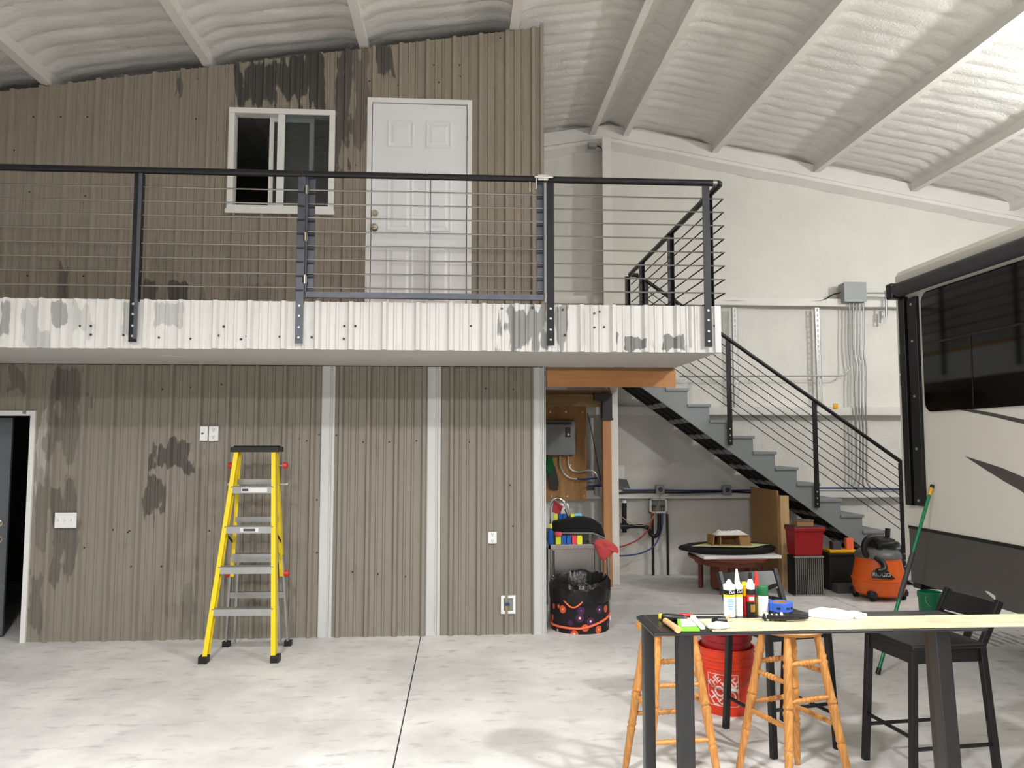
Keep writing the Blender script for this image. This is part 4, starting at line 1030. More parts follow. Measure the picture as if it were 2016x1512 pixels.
zq = zt_+.078
m = MB()
P4 = [atY(1362, 1071, 9.30), atY(1480, 1083, 9.15), atY(1515, 1074, 9.40), atY(1400, 1064, 9.65)]
m.v = [(q.x, q.y, zq) for q in P4]+[(q.x, q.y, zq+.004) for q in P4]; m.f = [(3, 2, 1, 0), (4, 5, 6, 7), (0, 1, 5, 4), (1, 2, 6, 5), (2, 3, 7, 6), (3, 0, 4, 7)]
plain('paper_green', (204, 210, 158), .9, 0, .25, 10)
tag(m.build('paper_sheet', 'paper_green'), 'pale green paper spread over the black cushion', 'paper')
zq += .005
a, b = atY(1402, 1076, 9.32), atY(1480, 1076, 9.32)
tr = thing('cardboard_tray', 'brown cardboard tray with open compartments on the pale green paper', 'tray', ((a.x+b.x)/2, 9.4, zq))
hq = .115
MB().hexa([(a.x, 9.30, zq), (a.x+.012, 9.30, zq), (a.x+.012, 9.52, zq), (a.x, 9.52, zq)], [(a.x+.015, 9.30, zq+hq), (a.x+.027, 9.30, zq+hq), (a.x+.027, 9.52, zq+hq), (a.x+.015, 9.52, zq+hq)]).build('side_wall', 'cardboard', tr)
xw = a.x+(b.x-a.x)*.70
MB().hexa([(xw, 9.30, zq), (b.x, 9.34, zq), (b.x, 9.52, zq), (xw, 9.52, zq)], [(xw-.01, 9.30, zq+hq*.95), (b.x-.02, 9.34, zq+hq*1.1), (b.x-.02, 9.52, zq+hq*1.1), (xw-.01, 9.52, zq+hq*.95)]).build('end_block', 'cardboard', tr)
MB().box(a.x+.02, b.x-.06, 9.30, 9.52, zq+hq, zq+hq+.006).build('lid', 'cardboard', tr)
MB().box(a.x, b.x, 9.30, 9.52, zq, zq+.005).build('bottom', 'cardboard', tr)
MB().box(a.x, b.x-.03, 9.51, 9.52, zq, zq+hq).build('back_wall', 'cardboard', tr)
MB().box(a.x+.10, a.x+.112, 9.31, 9.51, zq, zq+hq).build('divider', 'cardboard', tr)
a, b = atY(1407, 1060, 9.38), atY(1472, 1060, 9.38)
m = MB(); nu, nv = 22, 12
def rag_(u, v):
    x = a.x+(b.x-a.x)*u; y = 9.32+.18*v
    e = min(1, 5*min(u, 1-u))*min(1, 4*min(v, 1-v))
    return (x, y, zq+hq+.008+.035*e+.05*e*max(0, mn.noise((u*3.2, v*2.6, 3)))+.02*e*mn.noise((u*9, v*7, 1)))
m.grid(rag_, nu, nv)
bt = MB().grid(lambda u, v: (a.x+(b.x-a.x)*u, 9.32+.18*v, zq+hq+.007), nu, nv)
m.add(bt.v, [tuple(reversed(q)) for q in bt.f])
tag(m.build('white_rag', 'white_cloth', smooth=True), 'crumpled white cloth on top of the cardboard tray', 'cloth')
# striped coil panel, red tote, small tray
a, b = atZ(1567, 1174, 0), atZ(1625, 1174, 0)
cy = a.y; x0, x1 = a.x, b.x
ck = thing('coil_panel', 'black finned panel with pale vertical stripes on the floor under the red tote', 'panel', ((x0+x1)/2, cy, 0))
MB().box(x0, x1, cy+.02, cy+.22, 0, .46).build('core', 'coil_black', ck)
n = 14
for i in range(n):
    x = x0+.012+(x1-x0-.024)*i/(n-1); MB().box(x-.0032, x+.0032, cy-.004, cy+.02, .02, .45).build('fin', 'coil_edge', ck)
MB().box(x0-.006, x1+.006, cy-.008, cy+.03, .445, .465).build('rail', 'coil_edge', ck); MB().box(x0-.006, x1+.006, cy-.008, cy+.03, .0, .018).build('rail', 'coil_edge', ck)
tt = thing('storage_tote', 'dark red plastic tote standing on the finned panel', 'tote', ((x0+x1)/2, cy+.12, .466))
def tub(b0, t0, z0, z1, nm, mat, par):
    return MB().hexa([(b0[0], b0[2], z0), (b0[1], b0[2], z0), (b0[1], b0[3], z0), (b0[0], b0[3], z0)], [(t0[0], t0[2], z1), (t0[1], t0[2], z1), (t0[1], t0[3], z1), (t0[0], t0[3], z1)]).build(nm, mat, par, bevel=.012)
tub((x0+.01, x1-.005, cy+.01, cy+.24), (x0+.0, x1+.015, cy-.01, cy+.26), .468, .76, 'tub', 'tote_red', tt)
MB().box(x0-.008, x1+.03, cy-.025, cy+.275, .755, .80).build('lip', 'tote_red', tt, bevel=.008)
MB().box(x0-.004, x1+.022, cy-.015, cy+.265, .80, .812).build('tote_lid', 'outlet_dark', tt)
a, b = atY(1568, 1035, cy+.05), atY(1600, 1035, cy+.05)
sb = thing('small_box', 'small metal edged tray on top of the red tote', 'box', ((a.x+b.x)/2, cy+.1, .813))
MB().box(a.x, b.x, cy+.03, cy+.16, .813, .875).build('body', 'cardboard', sb); MB().box(a.x-.006, b.x+.006, cy+.02, cy+.17, .875, .886).build('lid', 'stainless', sb)
# black crate and things on it
x0, x1 = atY(1632, 1120, 9.3).x, atY(1692, 1120, 9.3).x
cr = thing('storage_crate', 'black storage crate behind the shop vacuum', 'crate', ((x0+x1)/2, 9.4, 0))
MB().box(x0, x1, 9.28, 9.68, .0, .42).build('body', 'black_plastic', cr, bevel=.008); MB().box(x0-.012, x1+.012, 9.265, 9.69, .42, .45).build('rim', 'black_plastic', cr, bevel=.004)
tag(MB().box(x0+.02, x1-.02, 9.30, 9.50, .451, .485).build('tool_case', 'tube_amber', bevel=.006), 'flat yellow case lying on the black crate', 'case')
tag(MB().box(x0+.08, x0+.19, 9.34, 9.44, .486, .58).build('parts_box', 'slot_gray', bevel=.003), 'grey parts box on the yellow case', 'box')
tag(MB().box(x1-.12, x1-.03, 9.36, 9.42, .486, .62).build('paint_packet', 'orange_trim', bevel=.003), 'orange and white packet upright on the yellow case', 'packet')
x0, x1 = atZ(1640, 1165, 0).x, atZ(1682, 1165, 0).x
tag(MB().box(x0, x1, 9.10, 9.25, .0, .10).build('low_crate', 'slot_gray', bevel=.006), 'low dark grey crate on the floor left of the shop vacuum', 'crate')
# shop vacuum
vx, vy = atZ(1737, 1180, 0).x, 8.80
vc = thing('shop_vacuum', 'orange shop vacuum with black hose coiled on its lid', 'vacuum', (vx, vy, 0), R(10))
V = lambda m, nme, mt, par=None, **k: m.build(nme, mt, par or vc, world=False, smooth=True, **k)
V(MB().lathe([(.22, .05), (.265, .08), (.285, .15), (.292, .22)], n=36), 'tank', 'vac_orange')
V(MB().lathe([(.292, .22), (.298, .225), (.298, .245), (.285, .25)], n=36, closed=False), 'tank_ridge', 'vac_orange')
V(MB().lathe([(.285, .25), (.265, .36), (.245, .46), (.25, .465), (.25, .475)], n=36), 'tank_upper', 'vac_orange')
V(MB().lathe([(.25, .475), (.255, .48), (.25, .52), (.21, .56), (.10, .60), (0, .605)], n=32), 'motor_head', 'vac_gray')
V(MB().lathe([(.16, .55), (.17, .60), (.15, .68), (.06, .71), (0, .712)], (.05, .0, 0), 24), 'motor_cap', 'vac_black')
V(MB().tube([(-.16+.10*cos(t_)*.9, -.12+.03*sin(t_*.5), .60+.115*sin(t_)) for t_ in [2*pi*k/24 for k in range(25)]], .035, 10), 'hose', 'vac_black')
V(MB().tube(curve([(-.16, -.16, .50), (-.13, -.24, .44), (-.16, -.29, .38), (-.24, -.28, .36)]), .034, 10), 'hose_end', 'vac_black')
V(MB().tube(curve([(-.06, -.10, .62), (.08, -.16, .64), (.2, -.08, .62), (.22, .06, .60)]), .034, 10), 'hose_loop', 'vac_black')
V(MB().tube([(.13, 0, .62), (.15, 0, .80)], .030, 10), 'wand_tube', 'vac_black')
for a_ in (35, 145, 215, 325):
    x, y = .25*cos(R(a_)), .25*sin(R(a_))
    cs = V(MB().lathe([(.055, .05), (.06, .09), (.045, .12), (0, .125)], (x, y, 0), 14), 'caster_mount', 'vac_black')
    V(MB().cyl((x-.016, y, .035), (x+.016, y, .035), .035, n=14), 'caster_wheel', 'rv_rubber', cs)
V(MB().box(.19, .25, -.14, -.10, .38, .52), 'clip', 'vac_black')
# dark name plate wrapped on the tank with its lettering
def wrap(m, r0, zc_, th0, tilt=0.0):      # flat (x,y) text -> onto a drum of radius r at height z
    m.v = [((r0-tilt*q[1])*cos(th0+q[0]/r0), (r0-tilt*q[1])*sin(th0+q[0]/r0), zc_+q[1]) for q in m.v]; return m
m = MB()
nu = 10
poly = [(-.125, -.045), (-.125, .015), (-.105, .045), (.045, .045), (.075, .030), (.125, -.045)]
top = lambda x: .045-.060*max(0, (-.105-x)/.02)*.5 if x < -.105 else (.045 if x < .045 else .045-.09*(x-.045)/.08)
for i in range(nu+1):
    x = -.125+.25*i/nu; m.v += [(x, -.045, 0), (x, max(-.044, top(x)), 0)]
m.f = [(2*i, 2*i+2, 2*i+3, 2*i+1) for i in range(nu)]
wrap(m, .283, .315, R(-118), .22); V(m, 'name_plate', 'vac_black')
m = text_mb('RIDGID', .058); m.v = [(q[0]*1.0-.02, q[1], 0) for q in m.v]; wrap(m, .286, .312, R(-118), .22); V(m, 'lettering', 'paper')

# ================================================================== TRAVEL TRAILER
RVX, RVY = 3.925, 6.66
rv = thing('travel_trailer', 'cream travel trailer with a black window and folded awning at the right edge', 'trailer', (RVX+1.2, 2.0, 0))
def rvp(*a): return [(q.y, q.z) for q in a]
body = [(RVX, .60), (RVX, 3.30), (RVX+.03, 3.345), (RVX+.10, 3.37), (RVX+2.36, 3.37), (RVX+2.46, 3.30), (RVX+2.46, .60)]
MB().prism(body, -2.2, RVY).build('body', 'rv_cream', rv, bevel=.015)
MB().box(RVX-.006, RVX+.02, -2.2, RVY-.09, .60, 1.072).build('lower_skirt', 'rv_gray', rv)
MB().box(RVX-.010, RVX+.01, -2.2, RVY-.085, 1.055, 1.08).build('skirt_trim', 'rv_black', rv)
MB().box(RVX+.5, RVX+2.0, -2.2, RVY-.05, .46, .60).build('chassis', 'rv_black', rv)
MB().box(RVX-.006, RVX+.01, -2.2, RVY+.002, 3.20, 3.215).build('seam_trim', 'rv_cream', rv)
MB().prism([(5.6, 3.37), (5.66, 3.47), (5.2, 3.47), (5.1, 3.37)], RVX+.5, RVX+1.1, 'yz').build('roof_vent', 'rv_black', rv, bevel=.02)
def rrect(y0, y1, z0, z1, r, n=6):
    o = []
    for cy_, cz_, a0 in ((y1-r, z1-r, 0), (y0+r, z1-r, 90), (y0+r, z0+r, 180), (y1-r, z0+r, 270)):
        for k in range(n+1): t_ = R(a0+90*k/n); o.append((cy_+r*cos(t_), cz_+r*sin(t_)))
    return o
wy0, wy1, wz0, wz1 = 3.9, 6.255, 2.06, 3.075
wdw = MB().prism(rrect(wy0, wy1, wz0, wz1, .09), RVX-.014, RVX+.01, 'yz').build('window', 'rv_glass', rv)
MB().box(RVX-.017, RVX-.012, wy0+.03, wy1-.02, 2.625, 2.640).build('window_bar', 'rv_black', wdw)
MB().box(RVX-.017, RVX-.012, 5.628, 5.640, wz0+.02, 2.63).build('window_bar', 'rv_black', wdw)
MB().cyl((RVX-.07, -2.0, 3.150), (RVX-.07, 6.50, 3.150), .062, n=20).build('awning_roll', 'awning', rv, smooth=True)
MB().box(RVX-.135, RVX, 6.49, 6.585, 3.075, 3.215).build('awning_end_cap', 'rv_black', rv, bevel=.015)
am = MB().box(RVX-.05, RVX, 6.455, 6.54, 1.26, 3.08).box(RVX-.035, RVX, 6.30, 6.43, 1.265, 3.06).box(RVX-.02, RVX, 6.43, 6.455, 1.28, 3.05).build('awning_arm', 'rv_black', rv, bevel=.006)
for z in (1.31, 1.75, 2.20, 2.68, 3.0): MB().cyl((RVX-.035, 6.36, z), (RVX-.042, 6.36, z), .012, n=8).build('bolt', 'screw', am)
def decal(pts, name):
    q = [(r.y, r.z) for r in (atX(u, v, RVX) for u, v in pts)]
    return MB().prism(q, RVX-.003, RVX+.002, 'yz').build(name, 'rv_gray', rv)
decal([(1900,898),(1935,909),(1975,922),(2010,937),(2060,960),(2060,1010),(2012,967),(1975,946),(1940,924)], 'stripe_decal')
decal([(1885,806),(1915,806),(1950,812),(2016,826),(2070,840),(2070,856),(2016,835),(1955,820),(1915,812)], 'stripe_decal')
q = atX(1952, 1172, RVX); MB().hexa([(RVX-.009, q.y+.06, q.z+.02), (RVX-.009, q.y-.05, q.z-.025), (RVX-.006, q.y-.05, q.z-.025), (RVX-.006, q.y+.06, q.z+.02)], [(RVX-.009, q.y+.03, q.z+.025), (RVX-.009, q.y-.05, q.z+.005), (RVX-.006, q.y-.05, q.z+.005), (RVX-.006, q.y+.03, q.z+.025)]).build('torn_sticker', 'paper', rv)
decal([(1770.5,697),(1786,697),(1787,736),(1772,735)], 'corner_decal')
decal([(1772.5,740),(1787,741),(1788,762),(1773.5,760)], 'corner_decal')
for y in (2.2, 1.2):
    for x in (RVX+.12, RVX+2.2):
        w_ = MB().cyl((x, y, .36), (x+.22, y, .36), .36, n=28).build('wheel', 'rv_rubber', rv, smooth=True)
        MB().cyl((x-.008, y, .36), (x+.02, y, .36), .21, n=20).build('rim', 'aluminium', w_, smooth=True)
for x in (RVX+.35, RVX+2.1):
    MB().bar((x, 6.2, .52), (x-.10, 6.32, .03), .05, .05).box(x-.19, x-.01, 6.24, 6.40, 0, .03).build('stabilizer_jack', 'rv_black', rv)
MB().box(RVX+.1, RVX+2.36, RVY-.06, RVY+.06, .52, .60).build('bumper', 'rv_black', rv)
# long green pole leaning on the trailer
p1_ = Vector((RVX-.012, 6.20, 1.45)); pb0 = atY(1728, 1330, 5.95); p0_ = Vector((pb0.x, 5.95, .005))
bm_ = thing('extension_pole', 'long green extension pole with black sleeve leaning on the trailer side', 'pole', (p0_.x, p0_.y, 0))
pt = lambda t_: p0_+(p1_-p0_)*t_
MB().tube([pt(.62), pt(.94)], .014, 10).build('upper_pole', 'green_plastic', bm_, smooth=True)
MB().tube([pt(.945), pt(.985)], .0145, 10).build('yellow_band', 'tube_amber', bm_, smooth=True)
MB().tube([pt(.985), pt(1.0)], .016, 10).build('pole_cap', 'black_plastic', bm_, smooth=True)
MB().tube([pt(.38), pt(.40), pt(.61), pt(.63)], [.014, .019, .019, .016], 10).build('grip_sleeve', 'slot_gray', bm_, smooth=True)
MB().tube([pt(0.03), pt(.39)], .014, 10).build('lower_pole', 'green_plastic', bm_, smooth=True)
MB().tube([pt(0), pt(.03)], .018, 10).build('pole_tip', 'black_plastic', bm_, smooth=True)
# green bucket under the trailer tail
q = atZ(1832, 1224, 0)
gb = thing('green_bucket', 'small green bucket on the floor under the trailer edge', 'bucket', (q.x, q.y, 0))
MB().lathe([(.088, 0), (.108, .25), (.114, .25), (.114, .30), (.108, .30), (.100, .02), (0, .02)], (q.x, q.y, 0), 28).build('shell', 'green_plastic', gb, smooth=True)
MB().tube([(q.x+.114*cos(t_), q.y-.02+.114*sin(t_)*.3-.1, .27-.11*sin(t_)) for t_ in [pi*k/14 for k in range(15)]], .004, 6).build('handle', 'conduit', gb, smooth=True)

# ================================================================== CHAIRS, STOOLS, BUCKETS BEHIND THE WORK TABLE
def prof_leg(p0, p1, rs, n=10, seg=None):
    p0, p1 = Vector(p0), Vector(p1); k = len(rs)-1
    return MB().tube([p0+(p1-p0)*t_ for t_, r_ in rs], [r_ for t_, r_ in rs], n)
LEG = [(0, .015), (.08, .019), (.28, .021), (.30, .025), (.32, .019), (.335, .025), (.355, .021), (.52, .024), (.54, .028), (.56, .021), (.575, .028), (.60, .023), (.80, .021), (.82, .026), (.84, .020), (.86, .026), (.88, .021), (1, .018)]
RUNG = [(0, .010), (.18, .012), (.28, .015), (.31, .011), (.36, .016), (.40, .011), (.46, .017), (.5, .012), (.54, .017), (.60, .011), (.64, .016), (.69, .011), (.72, .015), (.82, .012), (1, .010)]
def stool(cx_, cy_, rz, sh, top, bot, label, heights):
    o = thing('bar_stool', label, 'stool', (cx_, cy_, 0), rz, 'turned oak stools behind the work table')
    T = []
    for k in range(4):
        th = pi/4+k*pi/2; a_, b_ = Vector((bot*cos(th), bot*sin(th), 0)), Vector((top*cos(th), top*sin(th), sh-.035)); T.append((a_, b_))
        prof_leg(a_, b_, LEG, 12).build('leg', 'oak', o, world=False, smooth=True)
    for k in range(4):
        for z in heights[k]:
            f = z/(sh-.035); a_ = T[k][0].lerp(T[k][1], f); b_ = T[(k+1) % 4][0].lerp(T[(k+1) % 4][1], f)
            prof_leg(a_, b_, RUNG, 10).build('rung', 'oak', o, world=False, smooth=True)
    MB().lathe([(0, sh-.04), (.12, sh-.04), (.165, sh-.03), (.178, sh-.014), (.172, sh-.002), (.15, sh), (0, sh-.006)], n=32, closed=False).build('seat', 'oak', o, world=False, smooth=True)
    return o
ys1 = 4.10
c1 = atY(1318, 1300, ys1+.05); c2 = atY(1556, 1300, ys1)
stool(c1.x, ys1+.05, R(5), .83, .135, .275, 'turned oak stool behind the left front leg of the black table', [(.60, .32), (.66, .42), (.55, .28), (.45, .58)])
stool(c2.x, ys1, R(17), .83, .135, .285, 'turned oak stool to the right of the orange bucket', [(.40, .62), (.57, .36), (.48, .66), (.34, .60)])
# orange bucket with a dark red one nested in it
qb = atY(1429, 1300, 5.26); bx0, by0 = qb.x, 5.26
ob = thing('orange_bucket', 'orange plastic bucket with a pale square logo, between the two oak stools', 'bucket', (bx0, by0, 0), 0)
hB = .43
MB().lathe([(.150, .0), (.155, .01), (.176, .30), (.184, .305), (.184, .322), (.178, .326), (.180, .352), (.188, .356), (.188, .372), (.182, .376), (.186, hB-.01), (.192, hB-.006), (.192, hB), (.182, hB), (.150, .03), (0, .03)], n=48).build('shell', 'bucket_orange', ob, world=False, smooth=True)
MB().tube([(.19*cos(t_)*1.0, -.19*sin(t_)-.008, .345-.15*sin(t_)**1.0+.06*cos(t_)) for t_ in [pi*(.02+.96*k/20) for k in range(21)]], .0035, 6).build('wire_handle', 'rod_steel', ob, world=False, smooth=True)
hp = MB().cyl((-.075, -.192, .195), (.005, -.200, .185), .011, n=10).build('handle_grip', 'can_white', ob, world=False, smooth=True)
def onb(m, th0=R(-117), zc_=.17):       # lay flat artwork on the tapered shell
    out = []
    for x, y, *_ in m.v:
        z = zc_+y; r = .1555+(.176-.1555)*(z-.01)/.29+.0015; th = th0+x/r
        out.append((r*cos(th), r*sin(th), z))
    m.v = out; return m
def strip(x0, x1, y0, y1, n=16):
    m = MB()
    for i in range(n+1):
        x = x0+(x1-x0)*i/n; m.v += [(x, y0, 0), (x, y1, 0)]
    m.f = [(2*i, 2*i+2, 2*i+3, 2*i+1) for i in range(n)]; return m
sq = .105
for s_ in (strip(-sq, sq, sq-.004, sq), strip(-sq, sq, -sq, -sq+.004), strip(-sq, -sq+.004, -sq, sq, 1), strip(sq-.004, sq, -sq, sq, 1)):
    onb(s_).build('logo_frame', 'logo_pale', ob, world=False)
for body, size, pos_ in (('THE', .050, (-.058, .052)), ('HOME', .078, (0, .006)), ('DEPOT', .066, (.030, -.062))):
    m = text_mb(body, size*1.15, .0016)
    ca, sa = cos(R(42)), sin(R(42))
    m.v = [((q[0]*ca-q[1]*1.25*sa)*.94+pos_[0], (q[0]*sa+q[1]*1.25*ca)*.94+pos_[1], 0) for q in m.v]
    m.v = [(max(-sq, min(sq, q[0])), max(-sq, min(sq, q[1])), 0) for q in m.v]
    onb(m).build('logo_lettering', 'logo_pale', ob, world=False)
rbk = thing('red_bucket', 'dark red bucket nested inside the orange bucket', 'bucket', (bx0, by0, .12))
o = MB().lathe([(.140, .0), (.145, .01), (.163, .36), (.172, .365), (.172, .40), (.166, .405), (.135, .03), (0, .03)], n=40).move(Matrix.Rotation(R(2), 4, 'X')).build('shell', 'bucket_red', rbk, world=False, smooth=True)
# black wooden chairs
def chair(loc, rz, label, sw, sd, sh, bh, xback, tilt=.10):
    o = thing('wooden_chair', label, 'chair', loc, rz, 'black wooden chairs at the work table')
    B_ = lambda m, n_, **k: m.build(n_, 'chair_black', o, world=False, **k)
    hw, hd = sw/2, sd/2; t_ = .036
    for s_ in (-1, 1):
        B_(MB().bar((s_*(hw-.01), -hd-.02, 0), (s_*(hw-.025), -hd+.02, sh-.03), t_, t_, (0, 1, 0)), 'leg', bevel=.004)
        q = B_(MB().bar((s_*(hw-.015), hd+.05, 0), (s_*(hw-.02), hd-.015, sh-.02), t_, t_, (0, 1, 0)).bar((s_*(hw-.02), hd-.017, sh-.03), (s_*(hw-.02), hd+tilt, bh), t_*.85, t_, (0, 1, 0)), 'rear_post', bevel=.004)
    B_(MB().box(-hw, hw, -hd, hd, sh-.03, sh), 'seat', bevel=.01)
    B_(MB().box(-hw+.02, hw-.02, -hd+.01, -hd+.03, sh-.10, sh-.03), 'apron'); B_(MB().box(-hw+.02, hw-.02, hd-.03, hd-.01, sh-.10, sh-.03), 'apron')
    for s_ in (-1, 1):
        B_(MB().box(s_*(hw-.03)-.01, s_*(hw-.03)+.01, -hd+.02, hd-.02, sh-.10, sh-.03), 'apron')
        B_(MB().cyl((s_*(hw-.018), -hd-.01, .20), (s_*(hw-.018), hd+.03, .20), .011, n=8), 'stretcher', smooth=True)
    B_(MB().cyl((-hw+.02, -hd-.008, .26), (hw-.02, -hd-.008, .26), .011, n=8), 'stretcher', smooth=True)
    yb_ = lambda z: hd-.017+(tilt+.017)*(z-sh+.03)/(bh-sh+.03)
    n = 10; zt0, zt1 = bh-.115, bh-.012
    m = MB()
    for i in range(n+1):
        x = -hw+.025+(sw-.05)*i/n; c_ = .025*(1-((i-n/2)/(n/2))**2)
        m.v += [(x, yb_(zt0)+c_-.010, zt0), (x, yb_(zt1)+c_-.010, zt1), (x, yb_(zt0)+c_+.010, zt0), (x, yb_(zt1)+c_+.010, zt1)]
    for i in range(n):
        a_, b_ = 4*i, 4*i+4; m.f += [(a_, b_, b_+1, a_+1), (a_+2, a_+3, b_+3, b_+2), (a_+1, b_+1, b_+3, a_+3), (a_, a_+2, b_+2, b_)]
    m.f += [(0, 1, 3, 2), (4*n, 4*n+2, 4*n+3, 4*n+1)]
    B_(m, 'top_rail', smooth=True)
    if xback:
        B_(MB().bar((-hw+.03, yb_(zt0), zt0+.02), (hw-.03, yb_(sh+.04), sh+.04), .022, .030, (0, 1, 0)), 'cross_slat'); B_(MB().bar((hw-.03, yb_(zt0)+.014, zt0+.02), (-hw+.03, yb_(sh+.04)+.014, sh+.04), .022, .030, (0, 1, 0)), 'cross_slat')
    else:
        B_(MB().box(-hw+.03, hw-.03, yb_(sh+.07)-.008, yb_(sh+.07)+.008, sh+.05, sh+.09), 'lower_slat')
    return o
ch = atY(1532, 1250, 4.72)
chair((ch.x, 4.72, 0), R(14), 'black wooden chair with crossed back behind the caulk tubes', .46, .42, .74, .965, True)
ch = atY(1826, 1250, 4.22)
chair((ch.x-.03, 4.22, 0), R(-84), 'black wooden chair at the right, turned sideways beside the trailer', .42, .44, .735, .945, False, .11)

# ================================================================== WORK TABLE IN FRONT
ZT = 1.14
A0 = atZ(1250, 1210, ZT); yB = A0.y; yF = atZ(1400, 1244, ZT).y
xl = A0.x; xr = atZ(1930, 1230, ZT).x
wt = thing('work_table', 'narrow black bar-height table covered with tools in the foreground', 'table', ((xl+xr)/2, (yB+yF)/2, 0))
MB().prism([(xl+.02, yB), (xl, yB-.02), (xl, yF), (xr, yF), (xr, yB)], ZT-.014, ZT, 'xy').build('table_top', 'table_black', wt, bevel=.006)
MB().box(xl+.032, xl+.034, yF+.004, yB-.004, ZT, ZT+.0012).build('edge_line', 'slot_gray', wt)
MB().box(xl+.06, xr-.06, (yF+yB)/2-.012, (yF+yB)/2+.012, ZT-.035, ZT-.014).build('stretcher', 'table_black', wt)
for u, y, sp in ((1347, yF+.05, 0), (1276, yB-.04, 0), (1853, yF+.05, .05), (1838, yB-.04, .04)):
    q = atY(u, 1300, y); MB().bar((q.x+sp, y, 0), (q.x-sp*.12, y, ZT-.014), .056 if y < yF+.06 else .040, .05, (0, 1, 0)).build('leg', 'table_black', wt, bevel=.004)
# cream laminate panel lying on it
ya = atZ(1600, 1215, ZT+.008).y
xb0 = atZ(1372, 1217, ZT+.008).x
tag(MB().box(xb0, atZ(2080, 1225, ZT).x, yF-.004, ya, ZT+.0005, ZT+.0085).build('laminate_board', 'board_cream', bevel=.002), 'cream laminate board lying along the black table', 'board')
def on_table(u, y=None): return atZ(u, 1212.5, ZT).x
yT = atZ(1450, 1212.8, ZT).y
pz = lambda v, y=None: atY(1460, v, y or yT).z
def tube_(u0, u1, vtop, bands, label, nozzle, cat='caulk tube', dy=0):
    y = yT+dy; a, b = atY(u0, 1190, y), atY(u1, 1190, y); cx_ = (a.x+b.x)/2; r = (b.x-a.x)/2
    o = thing('caulk_tube', label, cat, (cx_, y, ZT), group='tubes and cans on the work table')
    for v0, v1, mt, nm in bands:
        z1, z0 = pz(v0, y), max(ZT+.0005, pz(v1, y))
        MB().lathe([(r, z0), (r, z1)], (cx_, y, 0), 24).build(nm, mt, o, smooth=True)
    zt0 = pz(vtop, y)
    k = nozzle
    MB().lathe([(r*1.02, zt0-.006), (r*1.02, zt0), (r*.55, zt0+.006)], (cx_, y, 0), 20).build('collar', k[2], o, smooth=True)
    dx = (k[3] if len(k) > 3 else 0)
    nz = MB().tube([(cx_, y, zt0), (cx_+dx, y, zt0+.012), (cx_+dx*1.5, y, pz(k[0], y))], [.012, .010, .0035], 12).build('nozzle', k[1], o, smooth=True)
    return o, cx_, r
o, cx_, r = tube_(1425, 1447, 1151, [(1151,1160,'tube_white','shoulder'),(1160,1169,'tube_black','black_band'),(1169,1174,'tube_yellow','yellow_band'),(1174,1216,'tube_white','label_wrap')], 'leftmost white caulk tube with black and yellow bands', (1140, 'tube_white', 'tube_white'))
for i, (v, w_) in enumerate(((1178,.020),(1182,.022),(1187,.018),(1191,.022),(1196,.014))):
    z = pz(v); m = strip(-w_/2, w_/2, -.0022, .0022, 6); m.v = [(cx_+(r+.0006)*cos(R(-95)+q[0]/r), yT+(r+.0006)*sin(R(-95)+q[0]/r), z+q[1]) for q in m.v]; m.build('print_line', 'tube_blue', o)
m = text_mb('DAP', .016); m.v = [(cx_+(r+.0008)*cos(R(-70)+q[0]/r), yT+(r+.0008)*sin(R(-70)+q[0]/r), pz(1164.5)+q[1]) for q in m.v]; m.build('logo', 'tube_white', o)
o, cx_, r = tube_(1447, 1462, 1152, [(1152,1159,'tube_white','shoulder'),(1159,1169,'tube_black','black_band'),(1169,1174,'tube_yellow','yellow_band'),(1174,1216,'can_white','label_wrap')], 'second white caulk tube, long nozzle, wedged beside the leftmost', (1120, 'tube_white', 'tube_white', -.004), dy=.004)
m = text_mb('DAP', .014); m.v = [(cx_+(r+.0008)*cos(R(-80)+q[0]/r), yT+.004+(r+.0008)*sin(R(-80)+q[0]/r), pz(1164)+q[1]) for q in m.v]; m.build('logo', 'tube_white', o)
tube_(1462, 1470, 1152, [(1152,1173,'tube_amber','amber_band'),(1173,1216,'tube_red','label_wrap')], 'slim amber topped red tube between white and red caulk tubes', (1148, 'tube_amber', 'tube_amber'), dy=.012)
o, cx_, r = tube_(1470, 1486, 1150, [(1150,1159,'tube_white','shoulder'),(1159,1170,'tube_black','black_band'),(1170,1184,'tube_red','red_band'),(1184,1187,'tube_black','thin_band'),(1187,1216,'tube_black','label_wrap')], 'red and black adhesive tube with white nozzle and black tip', (1134, 'tube_white', 'tube_white'))
MB().tube([atY(1476.5, 1140, yT), atY(1477, 1127, yT)], .0075, 12).build('nozzle_cap', 'tube_black', o, smooth=True)
m = strip(-.010, .010, -.028, .0, 6); m.v = [(cx_+(r+.0006)*cos(R(-75)+q[0]/r), yT+(r+.0006)*sin(R(-75)+q[0]/r), pz(1189)+q[1]) for q in m.v]; m.build('gold_panel', 'tube_gold', o)
m = strip(-.010, .010, -.002, .012, 6); m.v = [(cx_+(r+.0006)*cos(R(-95)+q[0]/r), yT+(r+.0006)*sin(R(-95)+q[0]/r), pz(1180)+q[1]) for q in m.v]; m.build('print_panel', 'logo_pale', o)
tube_(1486, 1494, 1152, [(1152,1176,'vac_gray','shoulder'),(1176,1216,'tube_gold','label_wrap')], 'gold tube with a tall red nozzle', (1125, 'red_plastic', 'red_plastic'), dy=.012)
y = yT; a, b = atY(1492, 1190, y), atY(1512.5, 1190, y); cx_, r = (a.x+b.x)/2, (b.x-a.x)/2
sc_ = thing('spray_can', 'white spray can with a dark green cap at the end of the tube row', 'spray can', (cx_, y, ZT), group='tubes and cans on the work table')
MB().lathe([(r*.96, ZT+.0005), (r*.96, pz(1172)), (r*.8, pz(1170))], (cx_, y, 0), 24).build('body', 'can_white', sc_, smooth=True)
